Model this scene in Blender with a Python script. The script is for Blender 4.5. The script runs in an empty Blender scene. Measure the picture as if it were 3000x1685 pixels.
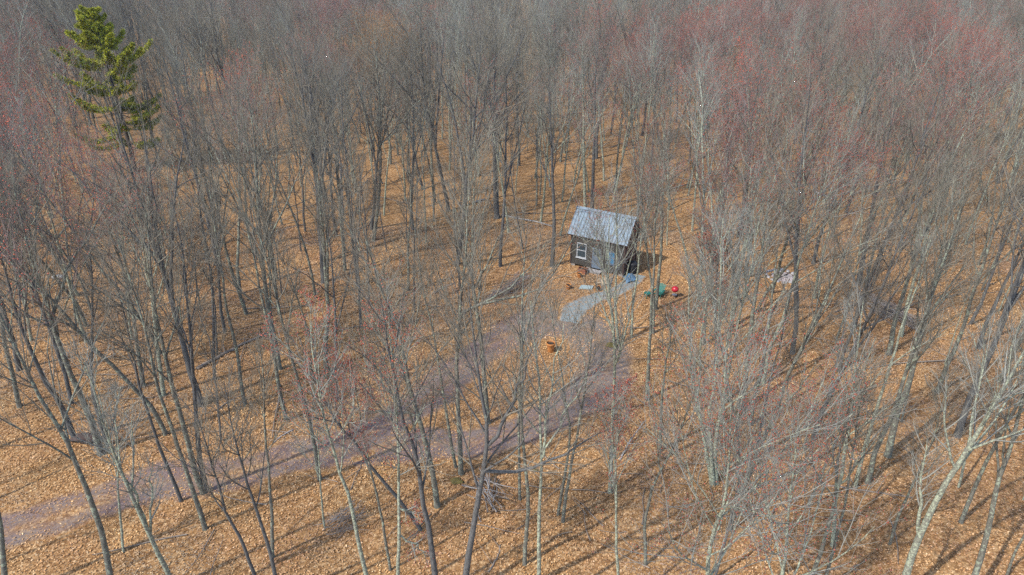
import bpy, math, random
import numpy as np
from math import radians, sin, cos, pi

# ------------------------------------------------------------------ camera, sky, sun, exposure
SC = bpy.context.scene
COL = SC.collection
CAM_H, PITCH, FPX = 27.0, radians(27.4), 2000.0          # metres, tilt below the horizon, focal length in photo pixels
cam = bpy.data.cameras.new('camera'); camo = bpy.data.objects.new('camera', cam); COL.objects.link(camo)
cam.sensor_width = 36.0; cam.lens = 24.0; cam.clip_start = 0.1; cam.clip_end = 3000
camo.location = (0, 0, CAM_H); camo.rotation_euler = (radians(90) - PITCH, 0, 0)
SC.camera = camo
SUN_AZ, SUN_EL = radians(55), radians(47)                # shadows fall 55 degrees right of straight ahead
world = bpy.data.worlds.new('World'); SC.world = world; world.use_nodes = True
wn = world.node_tree; sky = wn.nodes.new('ShaderNodeTexSky'); sky.sky_type = 'NISHITA'; sky.sun_disc = False
sky.sun_elevation = SUN_EL; sky.sun_rotation = SUN_AZ + pi
wn.links.new(sky.outputs[0], wn.nodes['Background'].inputs[0]); wn.nodes['Background'].inputs[1].default_value = 0.15
sun = bpy.data.lights.new('sun', 'SUN'); sun.energy = 2.2; sun.angle = radians(0.9); sun.color = (1.0, 0.94, 0.86)
suno = bpy.data.objects.new('sun', sun); COL.objects.link(suno)
suno.rotation_euler = (radians(90) - SUN_EL, 0, -SUN_AZ)
SC.view_settings.view_transform = 'Standard'; SC.view_settings.look = 'None'
SC.view_settings.exposure = 1.28; SC.view_settings.gamma = 1.0; SC.view_settings.use_curve_mapping = False
SC.render.engine = 'CYCLES'; SC.cycles.use_denoising = False
SC.cycles.max_bounces = 5; SC.cycles.diffuse_bounces = 3; SC.cycles.transparent_max_bounces = 4
SC.render.filter_size = 1.3

RNG = np.random.default_rng(7); random.seed(7)

# ------------------------------------------------------------------ pixel <-> place
def ground(px, py, z=0.0):
    cx = (px - 1500) / FPX; cy = -(py - 842.5) / FPX
    dy = cos(PITCH) + cy * sin(PITCH); dz = -sin(PITCH) + cy * cos(PITCH)
    t = (z - CAM_H) / dz
    return np.array([cx * t, dy * t, z])
def on_plane(px, py, p0):
    """where the ray through a pixel meets the upright plane that faces the camera and holds the ground point p0"""
    cx = (px - 1500) / FPX; cy = -(py - 842.5) / FPX
    d = np.array([cx, cos(PITCH) + cy * sin(PITCH), -sin(PITCH) + cy * cos(PITCH)])
    n = np.array([p0[0], p0[1]]); n /= np.linalg.norm(n)
    t = (n @ p0[:2]) / (n @ d[:2])
    return d * t + np.array([0, 0, CAM_H])
def project(p):
    z = p[2] - CAM_H; d = p[1] * cos(PITCH) - z * sin(PITCH); u = p[1] * sin(PITCH) + z * cos(PITCH)
    return 1500 + FPX * p[0] / d, 842.5 - FPX * u / d

DRIVE_PX = [(-160, 1600), (60, 1548), (270, 1482), (470, 1412), (660, 1392), (790, 1357), (976, 1325), (1194, 1300), (1310, 1300), (1388, 1297),
            (1505, 1268), (1621, 1212), (1738, 1140), (1785, 1060), (1745, 985), (1655, 945), (1543, 955), (1446, 1003), (1369, 1062), (1310, 1118),
            (1233, 1186), (1130, 1250), (1000, 1305)]
PATH_PX = [(1668, 945), (1690, 905), (1735, 880), (1795, 858), (1850, 828), (1868, 806)]
def smooth(pts, n):
    pts = np.array(pts, float); t = np.linspace(0, len(pts) - 1, n); out = []
    for u in t:
        i = min(int(u), len(pts) - 2); f = u - i
        p0, p1, p2, p3 = pts[max(i - 1, 0)], pts[i], pts[i + 1], pts[min(i + 2, len(pts) - 1)]
        out.append(0.5 * (2 * p1 + (p2 - p0) * f + (2 * p0 - 5 * p1 + 4 * p2 - p3) * f * f + (3 * p1 - p0 - 3 * p2 + p3) * f ** 3))
    return np.array(out)
DRIVE = smooth([ground(*p)[:2] for p in DRIVE_PX], 150)
PATH = smooth([ground(*p)[:2] for p in PATH_PX], 40)
CAB = np.array([5.397, 56.62]); CAB_A = 0.515; CL, CW, CZE, CZR = 5.05, 2.985, 3.42, 5.03      # cabin: corner, turn, length, depth, eave, ridge
CD = np.array([cos(CAB_A), -sin(CAB_A)]); CN = np.array([sin(CAB_A), cos(CAB_A)])
CABC = CAB + CD * CL / 2 + CN * CW / 2
FLAT = np.vstack([DRIVE[::3], PATH[::4], CABC[None], CABC[None] - CN * 3])
def gz(x, y):
    """gentle rise and fall of the forest floor, level along the drive and round the cabin"""
    x = np.asarray(x, float); y = np.asarray(y, float)
    h = 0.22 * np.sin(x * .21 + 1.3) * np.cos(y * .17 + .4) + 0.10 * np.sin(x * .53 + y * .31) + 0.05 * np.sin(x * 1.1 - y * .9 + 2)
    h = h + 0.9 * np.sin(x * .031 + y * .027) * np.clip((y - 80) / 60, 0, 1)
    d = np.full(np.broadcast(x, y).shape, 1e9)
    for fx, fy in FLAT: d = np.minimum(d, np.hypot(x - fx, y - fy))
    return h * np.clip((d - 2.6) / 5, 0, 1)

# ------------------------------------------------------------------ mesh helpers
def mesh_np(name, V, Q, mat, T=None, col=None, smooth_=True):
    V = np.asarray(V, np.float32).reshape(-1, 3); me = bpy.data.meshes.new(name); me.vertices.add(len(V)); me.vertices.foreach_set('co', V.ravel())
    Q = np.zeros((0, 4), np.int32) if Q is None else np.asarray(Q, np.int32).reshape(-1, 4)
    T = np.zeros((0, 3), np.int32) if T is None else np.asarray(T, np.int32).reshape(-1, 3)
    nl = Q.size + T.size; me.loops.add(nl); me.loops.foreach_set('vertex_index', np.concatenate([Q.ravel(), T.ravel()]).astype(np.int32))
    nf = len(Q) + len(T); me.polygons.add(nf)
    st = np.concatenate([np.arange(len(Q)) * 4, Q.size + np.arange(len(T)) * 3]).astype(np.int32)
    me.polygons.foreach_set('loop_start', st)
    me.polygons.foreach_set('use_smooth', np.full(nf, smooth_))
    if col is not None:
        a = me.color_attributes.new('tint', 'FLOAT_COLOR', 'POINT'); c = np.ones((len(V), 4), np.float32); c[:, :3] = col; a.data.foreach_set('color', c.ravel())
    for m in (mat if isinstance(mat, (list, tuple)) else [mat]): me.materials.append(m)
    me.update(); me.validate(); return me
def link(name, me, parent=None, loc=None, rot=None, scale=None):
    o = bpy.data.objects.new(name, me); COL.objects.link(o)
    if parent is not None: o.parent = parent
    if loc is not None: o.location = loc
    if rot is not None: o.rotation_euler = rot
    if scale is not None: o.scale = scale
    return o
def tag(o, label, cat, group=None):
    o['label'] = label; o['category'] = cat
    if group: o['group'] = group
    return o
def thing(name, label, cat, loc=(0, 0, 0), rz=0, group=None):
    return tag(link(name, None, None, loc, (0, 0, rz)), label, cat, group)
def structure(o): o['kind'] = 'structure'; return o

class MB:
    """collects boxes, tubes and turned shapes into one mesh"""
    def __init__(s): s.V = []; s.F = []
    def add(s, V, F):
        b = len(s.V); s.V += [tuple(map(float, v)) for v in V]; s.F += [tuple(b + i for i in f) for f in F]; return s
    def box(s, c, d, bev=0.0, R=None):
        x, y, z = [k / 2 for k in d]; b = min(bev, x, y, z)
        V = []
        for sx in (-1, 1):
            for sy in (-1, 1):
                for sz in (-1, 1):
                    V.append((sx * x, sy * y, sz * z))
        F = [(0, 1, 3, 2), (4, 6, 7, 5), (0, 4, 5, 1), (2, 3, 7, 6), (0, 2, 6, 4), (1, 5, 7, 3)]
        V = np.array(V)
        if R is not None: V = V @ np.array(R).T
        return s.add(V + np.array(c), F)
    def beam(s, a, b, w, h, up=(0, 0, 1)):
        a = np.array(a, float); b = np.array(b, float); t = b - a; L = np.linalg.norm(t); t /= L
        u = np.cross(up, t); n = np.linalg.norm(u); u = u / n if n > 1e-6 else np.array([1, 0, 0.]); v = np.cross(t, u)
        return s.box((a + b) / 2, (L, w, h), R=np.stack([t, u, v], 1))
    def lathe(s, prof, n=20, c=(0, 0, 0), R=None):
        V = []; F = []
        for r, z in prof:
            for k in range(n): V.append((r * cos(2 * pi * k / n), r * sin(2 * pi * k / n), z))
        for i in range(len(prof) - 1):
            for k in range(n): F.append((i * n + k, i * n + (k + 1) % n, (i + 1) * n + (k + 1) % n, (i + 1) * n + k))
        V = np.array(V)
        if R is not None: V = V @ np.array(R).T
        return s.add(V + np.array(c), F)
    def tube(s, pts, r, n=6):
        pts = np.array(pts, float); r = np.broadcast_to(np.array(r, float), (len(pts),))
        V, Q = tubes(pts[None], r[None], n); return s.add(V, Q)
    def mesh(s, name, mat, sm=False):
        me = bpy.data.meshes.new(name); me.from_pydata(s.V, [], s.F); me.materials.append(mat)
        me.polygons.foreach_set('use_smooth', [sm] * len(me.polygons)); me.update(); return me
    def build(s, name, mat, parent=None, sm=False, **k): return link(name, s.mesh(name, mat, sm), parent, **k)

def nrm(a): return a / np.maximum(np.linalg.norm(a, axis=-1, keepdims=True), 1e-9)
def tubes(P, R, S):
    """P (B,N,3) centre lines, R (B,N) radii, S sides -> vertices, quads"""
    B, N, _ = P.shape
    T = nrm(np.gradient(P, axis=1)); ax = nrm(P[:, -1] - P[:, 0])
    ref = np.where(np.abs(ax[:, 2:3]) < .75, np.array([[0, 0, 1.]]), np.array([[1., 0, 0]]))[:, None, :]
    U = nrm(np.cross(T, ref)); W = np.cross(T, U)
    a = 2 * pi * np.arange(S) / S
    V = P[:, :, None] + R[:, :, None, None] * (np.cos(a)[None, None, :, None] * U[:, :, None] + np.sin(a)[None, None, :, None] * W[:, :, None])
    b = (np.arange(B) * N * S)[:, None, None]; i = (np.arange(N - 1) * S)[None, :, None]; k = np.arange(S)[None, None, :]; k2 = (k + 1) % S
    Q = np.stack([b + i + k, b + i + k2, b + i + S + k2, b + i + S + k], -1).reshape(-1, 4)
    return V.reshape(-1, 3), Q
def join(parts):
    V, Q, n = [], [], 0
    for v, q in parts: V.append(v); Q.append(q + n); n += len(v)
    return np.vstack(V), np.vstack(Q)

# ------------------------------------------------------------------ materials
def material(name, rough=.9, spec=.2):
    m = bpy.data.materials.new(name); m.use_nodes = True; b = m.node_tree.nodes['Principled BSDF']
    b.inputs['Roughness'].default_value = rough; b.inputs['Specular IOR Level'].default_value = spec
    return m, m.node_tree, b
class NT:
    def __init__(s, nt): s.nt = nt
    def n(s, t, **k):
        x = s.nt.nodes.new(t)
        for a, v in k.items(): setattr(x, a, v)
        return x
    def l(s, a, b): s.nt.links.new(a, b)
    def coord(s, which='Object', scale=(1, 1, 1)):
        c = s.n('ShaderNodeTexCoord'); m = s.n('ShaderNodeMapping'); m.inputs['Scale'].default_value = scale; s.l(c.outputs[which], m.inputs[0]); return m.outputs[0]
    def noise(s, vec, scale, detail=4, rough=.6):
        x = s.n('ShaderNodeTexNoise'); x.inputs['Scale'].default_value = scale; x.inputs['Detail'].default_value = detail; x.inputs['Roughness'].default_value = rough
        s.l(vec, x.inputs['Vector']); return x.outputs[0]
    def ramp(s, fac, stops):
        x = s.n('ShaderNodeValToRGB'); e = x.color_ramp.elements
        while len(e) < len(stops): e.new(.5)
        for el, (p, c) in zip(e, stops): el.position = p; el.color = (*c, 1) if len(c) == 3 else c
        s.l(fac, x.inputs[0]); return x.outputs[0]
    def mix(s, fac, a, b, mode='MIX'):
        x = s.n('ShaderNodeMix', data_type='RGBA', blend_type=mode)
        for sock, v in ((x.inputs[0], fac), (x.inputs[6], a), (x.inputs[7], b)):
            if isinstance(v, (int, float)): sock.default_value = v
            elif isinstance(v, tuple): sock.default_value = (*v, 1)
            else: s.l(v, sock)
        return x.outputs[2]
    def math(s, op, a, b=None):
        x = s.n('ShaderNodeMath', operation=op)
        for sock, v in ((x.inputs[0], a), (x.inputs[1], b)):
            if v is None: continue
            if isinstance(v, (int, float)): sock.default_value = v
            else: s.l(v, sock)
        return x.outputs[0]
    def bump(s, h, b, strength=.4, dist=.02):
        x = s.n('ShaderNodeBump'); x.inputs['Strength'].default_value = strength; x.inputs['Distance'].default_value = dist
        s.l(h, x.inputs['Height']); s.l(x.outputs[0], b.inputs['Normal'])
def bark(name, dark, light, lichen, amount, scale=2.6):
    m, nt, b = material(name, .95, .1); N = NT(nt)
    v = N.coord('Object', (1, 1, .35)); v2 = N.coord('Object')
    furrow = N.noise(v, 14, 5, .65)
    base = N.ramp(furrow, [(.32, dark), (.68, light)])
    oi = N.n('ShaderNodeObjectInfo')
    base = N.mix(N.math('MULTIPLY', oi.outputs['Random'], .45), base, tuple(c * .62 for c in light))
    ln = N.noise(v2, scale, 6, .7); patch = N.ramp(ln, [(.62 - amount, (0, 0, 0)), (.66 - amount, (1, 1, 1))])
    pale = N.mix(N.noise(v2, 9, 3), lichen, tuple(c * .72 for c in lichen))
    N.l(N.mix(patch, base, pale), b.inputs['Base Color']); N.bump(furrow, b, .7, .03)
    return m
def plain(name, col, rough=.8, spec=.2, var=.25, scale=6, metal=0.0, bump=.1):
    m, nt, b = material(name, rough, spec); N = NT(nt); v = N.coord('Object'); n = N.noise(v, scale, 5)
    N.l(N.ramp(n, [(.3, tuple(c * (1 - var) for c in col)), (.7, tuple(min(1, c * (1 + var)) for c in col))]), b.inputs['Base Color'])
    b.inputs['Metallic'].default_value = metal
    if bump: N.bump(N.noise(v, scale * 5, 4), b, bump, .01)
    return m
def twig(name, col, var):
    m, nt, b = material(name, .9, .15); N = NT(nt); oi = N.n('ShaderNodeObjectInfo'); v = N.coord('Object')
    c = N.mix(oi.outputs['Random'], tuple(col), tuple(var)); f = N.noise(v, 3.5, 4)
    N.l(N.mix(f, c, tuple(k * 1.5 for k in col)), b.inputs['Base Color']); return m
M = {}
M['bark_grey'] = bark('bark_grey', (.065, .062, .05), (.20, .192, .158), (.30, .335, .25), .08, 5)
M['bark_dark'] = bark('bark_dark', (.045, .044, .043), (.15, .147, .14), (.22, .24, .20), .0)
M['bark_lichen'] = bark('bark_lichen', (.13, .13, .108), (.24, .24, .185), (.40, .44, .32), .12, 9)
M['twig_grey'] = twig('twig_grey', (.145, .130, .100), (.105, .088, .070))
M['twig_mauve'] = twig('twig_mauve', (.165, .120, .108), (.125, .09, .082))
M['twig_pale'] = twig('twig_pale', (.19, .19, .165), (.135, .13, .112))
M['bud_red'] = plain('bud_red', (.36, .095, .058), .7, .2, .35, 3, bump=0)
M['bud_orange'] = plain('bud_orange', (.36, .15, .03), .7, .2, .3, 3, bump=0)
M['dead_wood'] = plain('dead_wood', (.20, .165, .135), .95, .1, .4, 4, bump=.4)
M['dead_grey'] = plain('dead_grey', (.26, .245, .235), .95, .1, .35, 4, bump=.4)
M['birch'] = bark('birch', (.10, .09, .085), (.42, .41, .39), (.55, .55, .53), .02, 3)

# ------------------------------------------------------------------ ground, drive, path
def litter_colour(N, vec, s=1.0):
    vo = N.n('ShaderNodeTexVoronoi'); vo.inputs['Scale'].default_value = 7.5 * s; N.l(vec, vo.inputs['Vector'])
    sep = N.n('ShaderNodeSeparateColor'); N.l(vo.outputs['Color'], sep.inputs[0])
    leaf = N.ramp(sep.outputs[0], [(0, (.20, .104, .045)), (.35, (.355, .195, .080)), (.7, (.455, .272, .125)), (1, (.57, .385, .205))])
    edge = N.ramp(vo.outputs['Distance'], [(.0, (1, 1, 1)), (.75, (.60, .56, .52))])
    return N.mix(1.0, leaf, edge, 'MULTIPLY'), sep.outputs[1]
def ground_mat():
    m, nt, b = material('leaf_floor', .95, .1); N = NT(nt); v = N.coord('Object')
    c, h = litter_colour(N, v); big = N.noise(v, .16, 4); mid = N.noise(v, .9, 4)
    c = N.mix(N.ramp(big, [(.35, (0, 0, 0)), (.7, (.6, .6, .6))]), c, N.mix(.5, c, (.17, .105, .05)))
    c = N.mix(N.ramp(mid, [(.58, (0, 0, 0)), (.75, (.55, .55, .55))]), c, (.12, .085, .05))
    N.l(c, b.inputs['Base Color']); N.bump(h, b, .9, .05); return m
M['floor'] = ground_mat()
xs = np.concatenate([[-1500, -900, -600, -420, -300], np.arange(-220, 221, 2.0), [300, 420, 600, 900, 1500]])
ys = np.concatenate([[-300, -100, -30], np.arange(0, 261, 1.6), [300, 380, 500, 700, 1000, 1600, 2400]])
X, Y = np.meshgrid(xs, ys); Z = gz(X, Y); nx, ny = len(xs), len(ys)
idx = np.arange(nx * ny).reshape(ny, nx)
Q = np.stack([idx[:-1, :-1], idx[:-1, 1:], idx[1:, 1:], idx[1:, :-1]], -1).reshape(-1, 4)
structure(link('ground', mesh_np('ground', np.stack([X, Y, Z], -1), Q, M['floor'])))

def ribbon(name, C, w, mat, z0, zr, seed):
    r = np.random.default_rng(seed); n = len(C); T = nrm(np.gradient(C, axis=0)); S = np.stack([-T[:, 1], T[:, 0]], -1); k = 13
    V = np.zeros((n, k, 3)); col = np.zeros((n, k, 3))
    wob = np.convolve(r.normal(0, 1, n + 12), np.ones(7) / 7, 'same')[:n]; wob2 = np.convolve(r.normal(0, 1, n + 12), np.ones(7) / 7, 'same')[:n]
    for j in range(k):
        t = 2 * j / (k - 1) - 1; s_ = np.linspace(0, 1, n); bend = np.exp(-((s_ - .645) / .085) ** 2) if zr > .01 else np.zeros(n); off = w * t * (1 + .35 * (wob if t < 0 else wob2)) * (1 + .45 * bend)
        V[:, j, :2] = C + S * off[:, None]; V[:, j, 2] = z0 + zr * np.linspace(0, 1, n) + .012 * (1 - abs(t)) ; col[:, j, 0] = abs(t); col[:, j, 1] = bend; col[:, j, 2] = np.clip((.33 - s_) / .2, 0, 1) if zr > .01 else 0
    i = np.arange(n * k).reshape(n, k); Q = np.stack([i[:-1, :-1], i[:-1, 1:], i[1:, 1:], i[1:, :-1]], -1).reshape(-1, 4)
    return structure(link(name, mesh_np(name, V, Q, mat, col=col.reshape(-1, 3))))
def gravel_mat(name, a, b_, c_, leafy, fine=22):
    m, nt, b = material(name, .95, .1); N = NT(nt); v = N.coord('Object')
    vo = N.n('ShaderNodeTexVoronoi'); vo.inputs['Scale'].default_value = fine; N.l(v, vo.inputs['Vector'])
    sep = N.n('ShaderNodeSeparateColor'); N.l(vo.outputs['Color'], sep.inputs[0])
    st = N.ramp(sep.outputs[0], [(0, a), (.5, b_), (1, c_)])
    at = N.n('ShaderNodeAttribute', attribute_name='tint'); sp3 = N.n('ShaderNodeSeparateColor'); N.l(at.outputs['Color'], sp3.inputs[0])
    st = N.mix(N.math('MULTIPLY', sp3.outputs[1], .8), st, N.mix(.6, st, (.15, .15, .13)))
    n = N.noise(v, .55, 5, .6); st = N.mix(N.ramp(n, [(.42, (0, 0, 0)), (.62, (1, 1, 1))]), st, N.mix(.5, st, (.165, .15, .13)))
    leaf, h = litter_colour(N, v)
    e = N.math('ADD', N.math('MULTIPLY', N.math('ADD', N.ramp(sp3.outputs[0], [(0, (.42, .42, .42)), (.26, (.12, .12, .12)), (.55, (.02, .02, .02)), (1, (1, 1, 1))]), N.math('MULTIPLY', sp3.outputs[2], .14)), .55), N.math('ADD', N.math('MULTIPLY', N.noise(v, 2.2, 6, .8), .55), N.math('MULTIPLY', N.noise(v, .28, 3, .6), .55)))
    fac = N.ramp(e, [(leafy, (0, 0, 0)), (leafy + .30, (1, 1, 1))])
    sp = N.ramp(N.noise(v, 5.5, 3, .6), [(.56, (0, 0, 0)), (.62, (.8, .8, .8))])
    fac2 = N.mix(1.0, fac, sp, 'LIGHTEN')
    N.l(N.mix(fac2, st, leaf), b.inputs['Base Color']); N.bump(sep.outputs[1], b, .6, .03); return m
M['shale'] = gravel_mat('shale', (.105, .072, .064), (.160, .110, .100), (.225, .163, .146), .66)
M['bluestone'] = gravel_mat('bluestone', (.13, .16, .165), (.20, .245, .25), (.28, .33, .335), .70, 30)
ribbon('driveway', DRIVE, 1.85, M['shale'], .012, .012, 3)
ribbon('gravel_path', PATH, 1.0, M['bluestone'], .034, .004, 5)

# ------------------------------------------------------------------ bare trees
def kids(P, R, k, s0, s1, ang, ln, n, up, wob, r, rmax, rtip, rscale=.55, lin=.45):
    """k children on every parent line; lengths are ln() times each parent's own length"""
    B, N, _ = P.shape; L = np.linalg.norm(np.diff(P, axis=1), axis=2).sum(1)
    s = (np.linspace(s0, s1, k + 1)[:-1][None] + r.random((B, k)) * (s1 - s0) / k).clip(0, .995)
    f = s * (N - 1); i = np.minimum(f.astype(int), N - 2); u = (f - i)[..., None]; b = np.arange(B)[:, None]
    o = P[b, i] * (1 - u) + P[b, i + 1] * u; t = nrm(P[b, i + 1] - P[b, i]); rp = R[b, i] * (1 - u[..., 0]) + R[b, i + 1] * u[..., 0]
    az = r.random((B, 1)) * 6.28 + np.arange(k)[None] * 2.4 + r.normal(0, .5, (B, k)); an = r.uniform(*ang, (B, k))
    ref = np.where(np.abs(t[..., 2:3]) < .8, np.array([0, 0, 1.]), np.array([1., 0, 0]))
    U = nrm(np.cross(t, ref)); W = np.cross(t, U)
    d = nrm(np.cos(an)[..., None] * t + np.sin(an)[..., None] * (np.cos(az)[..., None] * U + np.sin(az)[..., None] * W))
    le = L[:, None] * r.uniform(*ln, (B, k)) * (1 - lin * (s - s0) / max(s1 - s0, .01))
    o = o.reshape(-1, 3); d = d.reshape(-1, 3); le = le.ravel(); rp = rp.ravel(); m = len(o)
    C = np.zeros((m, n, 3)); C[:, 0] = o; st = (le / (n - 1))[:, None]
    for j in range(1, n):
        d = d + r.normal(0, wob, (m, 3)); d[:, 2] += up / n; d = nrm(d); C[:, j] = C[:, j - 1] + d * st
    rr = np.minimum(rp * rscale, rmax) * np.clip(le / np.median(le), .6, 1.3); rr = np.maximum(rr, rtip)
    g = np.linspace(0, 1, n)[None]; RR = rr[:, None] * (1 - g) ** .8 + rtip * g
    return C, RR
GAPS = [(1950, 1998, 812, 876, 1.0), (1592, 1636, 980, 1046, 1.0), (1885, 1950, 805, 872, .8), (2535, 2680, 862, 968, .92), (2250, 2340, 772, 828, .7), (1655, 1872, 598, 800, .15), (1640, 1780, 800, 860, .3), (1425, 1545, 800, 895, .5), (1660, 1880, 820, 930, .2)]
def clear(P, R, origin, r):
    """trees left of these sight lines carry no branch across them: prune it"""
    if origin is None or not len(P): return P, R
    W = P + origin; z = W[..., 2] - CAM_H; d = W[..., 1] * cos(PITCH) - z * sin(PITCH); u = W[..., 1] * sin(PITCH) + z * cos(PITCH)
    x = 1500 + FPX * W[..., 0] / d; y = 842.5 - FPX * u / d; keep = np.ones(len(P), bool); dice = r.random(len(P))
    for x0, x1, y0, y1, pr in GAPS: keep &= ~(((x > x0) & (x < x1) & (y > y0) & (y < y1)).any(1) & (dice < pr))
    return P[keep], R[keep]
def grow(line, r0, seed, origin=None, crown=.45, limbs=12, spread=1.0, k2=7, k3=6, k4=3, fork=0, extra=(), up=.5, gnarl=.07, tw=1.0, tw2=1.0, sides=9, bud=0, len1=.42):
    """line: trunk centre line in tree space; returns trunk mesh data, crown mesh data, bud positions"""
    r = np.random.default_rng(seed); line = np.array(line, float)
    seg = np.concatenate([[0], np.cumsum(np.linalg.norm(np.diff(line, axis=0), axis=1))]); Ht = seg[-1]; n = 16
    tt = np.linspace(0, 1, n) ** 1.0 * Ht
    P = np.stack([np.interp(tt, seg, line[:, j]) for j in range(3)], -1)
    P[2:, :2] += np.cumsum(r.normal(0, .035 * gnarl / .07, (n - 2, 2)), axis=0) * .6
    s = tt / Ht; R = r0 * (1 - s) ** .95 * .93 + .014; R[0] *= 1.4
    if n > 1: R[1] *= 1.05
    P = np.vstack([P[:1], P[:1] * .7 + P[1:2] * .3, P[1:]]); R = np.concatenate([R[:1], [r0 * 1.02], R[1:]])
    P[0, 2] -= .35
    TP, TR = P[None], R[None]; parts = [tubes(TP, TR, sides)]; majors = []
    if fork:
        F, FR = kids(TP, TR, fork, crown * .8, crown * 1.15, (.2, .42), (.5, .62), 9, .9, .05, r, r0 * .5, .015, .66); parts.append(tubes(F, FR, 7)); majors.append((F, FR))
    for ex, er in extra:
        ex = np.array(ex, float); sg = np.concatenate([[0], np.cumsum(np.linalg.norm(np.diff(ex, axis=0), axis=1))]); t9 = np.linspace(0, sg[-1], 9)
        E_ = np.stack([np.interp(t9, sg, ex[:, j]) for j in range(3)], -1); E_[1:] += r.normal(0, .05, (8, 3)); ER = er * (1 - np.linspace(0, 1, 9)) ** .8 + .012
        parts.append(tubes(E_[None], ER[None], 7)); majors.append((E_[None], ER[None]))
    L1, R1 = kids(TP, TR, limbs, crown, .97, (.35 * spread, .75 * spread), (len1 * .7, len1), 8, up, gnarl, r, r0 * .36, .011, .46, .62)
    L1, R1 = clear(L1, R1, origin, r) if len(clear(L1, R1, origin, r)[0]) > 2 else (L1, R1)
    parts.append(tubes(L1, R1, 6)); fine = []
    P2, R2 = [], []
    a, b = kids(L1, R1, k2, .18, .97, (.35, .8), (.42, .7), 6, up * 1.1, gnarl * .9, r, .032 * tw2, .009 * tw2, .6, .35); P2.append(a); R2.append(b)
    a, b = kids(TP[:, 9:], TR[:, 9:], 10, .3, .98, (.4, .8), (.22, .4), 6, .4, gnarl * 1.3, r, .032 * tw2, .009 * tw2, .6); P2.append(a); R2.append(b)
    for F, FR in majors:
        a, b = kids(F, FR, 11, .22, .97, (.45, .95), (.25, .42), 6, .5, gnarl * 1.3, r, .035 * tw2, .009 * tw2, .6, .3); P2.append(a); R2.append(b)
    P2, R2 = clear(np.vstack(P2), np.vstack(R2), origin, r); fine.append(tubes(P2, R2, 4))
    P3, R3 = kids(P2, R2, k3, .12, .98, (.3, .72), (.42, .75), 4, .45, gnarl * .8, r, .012 * tw, .0065 * tw, .7, .3); P3, R3 = clear(P3, R3, origin, r); fine.append(tubes(P3, R3, 3))
    P4, R4 = kids(P3, R3, k4, .15, .9, (.25, .6), (.45, .85), 2, .25, .04, r, .0065 * tw, .004 * tw, .8, .2); P4, R4 = clear(P4, R4, origin, r); fine.append(tubes(P4, R4, 3))
    buds = None
    if bud:
        tips = np.vstack([P4[:, -1], P4.mean(1), P3[:, -1]]); buds = tips[r.random(len(tips)) < bud]
    return join(parts), join(fine), buds
def bud_mesh(pos, size, mat, seed):
    r = np.random.default_rng(seed); n = len(pos); t = np.array([[1, 1, 1], [-1, -1, 1], [-1, 1, -1], [1, -1, -1]]) * .5
    V = pos[:, None] + t[None] * (size * r.uniform(.6, 1.3, (n, 1, 1))) * r.uniform(.7, 1.3, (n, 1, 3)); b = (np.arange(n) * 4)[:, None, None]
    T = b + np.array([[0, 1, 2], [0, 3, 1], [0, 2, 3], [1, 3, 2]])[None]
    return mesh_np('buds', V, None, mat, T=T.reshape(-1, 3))
LOOK = {'grey': ('bark_grey', 'twig_grey'), 'dark': ('bark_dark', 'twig_grey'), 'lichen': ('bark_lichen', 'twig_pale'), 'red': ('bark_grey', 'twig_mauve'),
        'redpale': ('bark_lichen', 'twig_pale'), 'orange': ('bark_grey', 'twig_grey')}
def tree_meshes(kind, seed, line, r0, **k):
    red = kind in ('red', 'redpale', 'orange')
    t, c, b = grow(line, r0, seed, bud=((.9 if seed < 400 else .7) if red else 0), **k); mt, mc = LOOK[kind]
    return (mesh_np('trunk', t[0], t[1], M[mt]), mesh_np('crown', c[0], c[1], M[mc]),
            bud_mesh(b, .036 if seed < 400 else .040, M['bud_orange' if kind == 'orange' else 'bud_red'], seed) if red else None)
TREES = []           # (empty, position, look words, own label)
def place_tree(meshes, loc, rz, sc, look, label=None):
    e = link('bare_tree', None, None, loc, (0, 0, rz), (sc, sc, sc)); e['category'] = 'tree'
    link('trunk', meshes[0], e); c = link('crown', meshes[1], e)
    if meshes[2] is not None: link('buds', meshes[2], c)['kind'] = 'stuff'
    e.rotation_euler = (e.rotation_euler[0], e.rotation_euler[1], rz)
    TREES.append([e, np.array(loc), look, label]); return e

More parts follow.
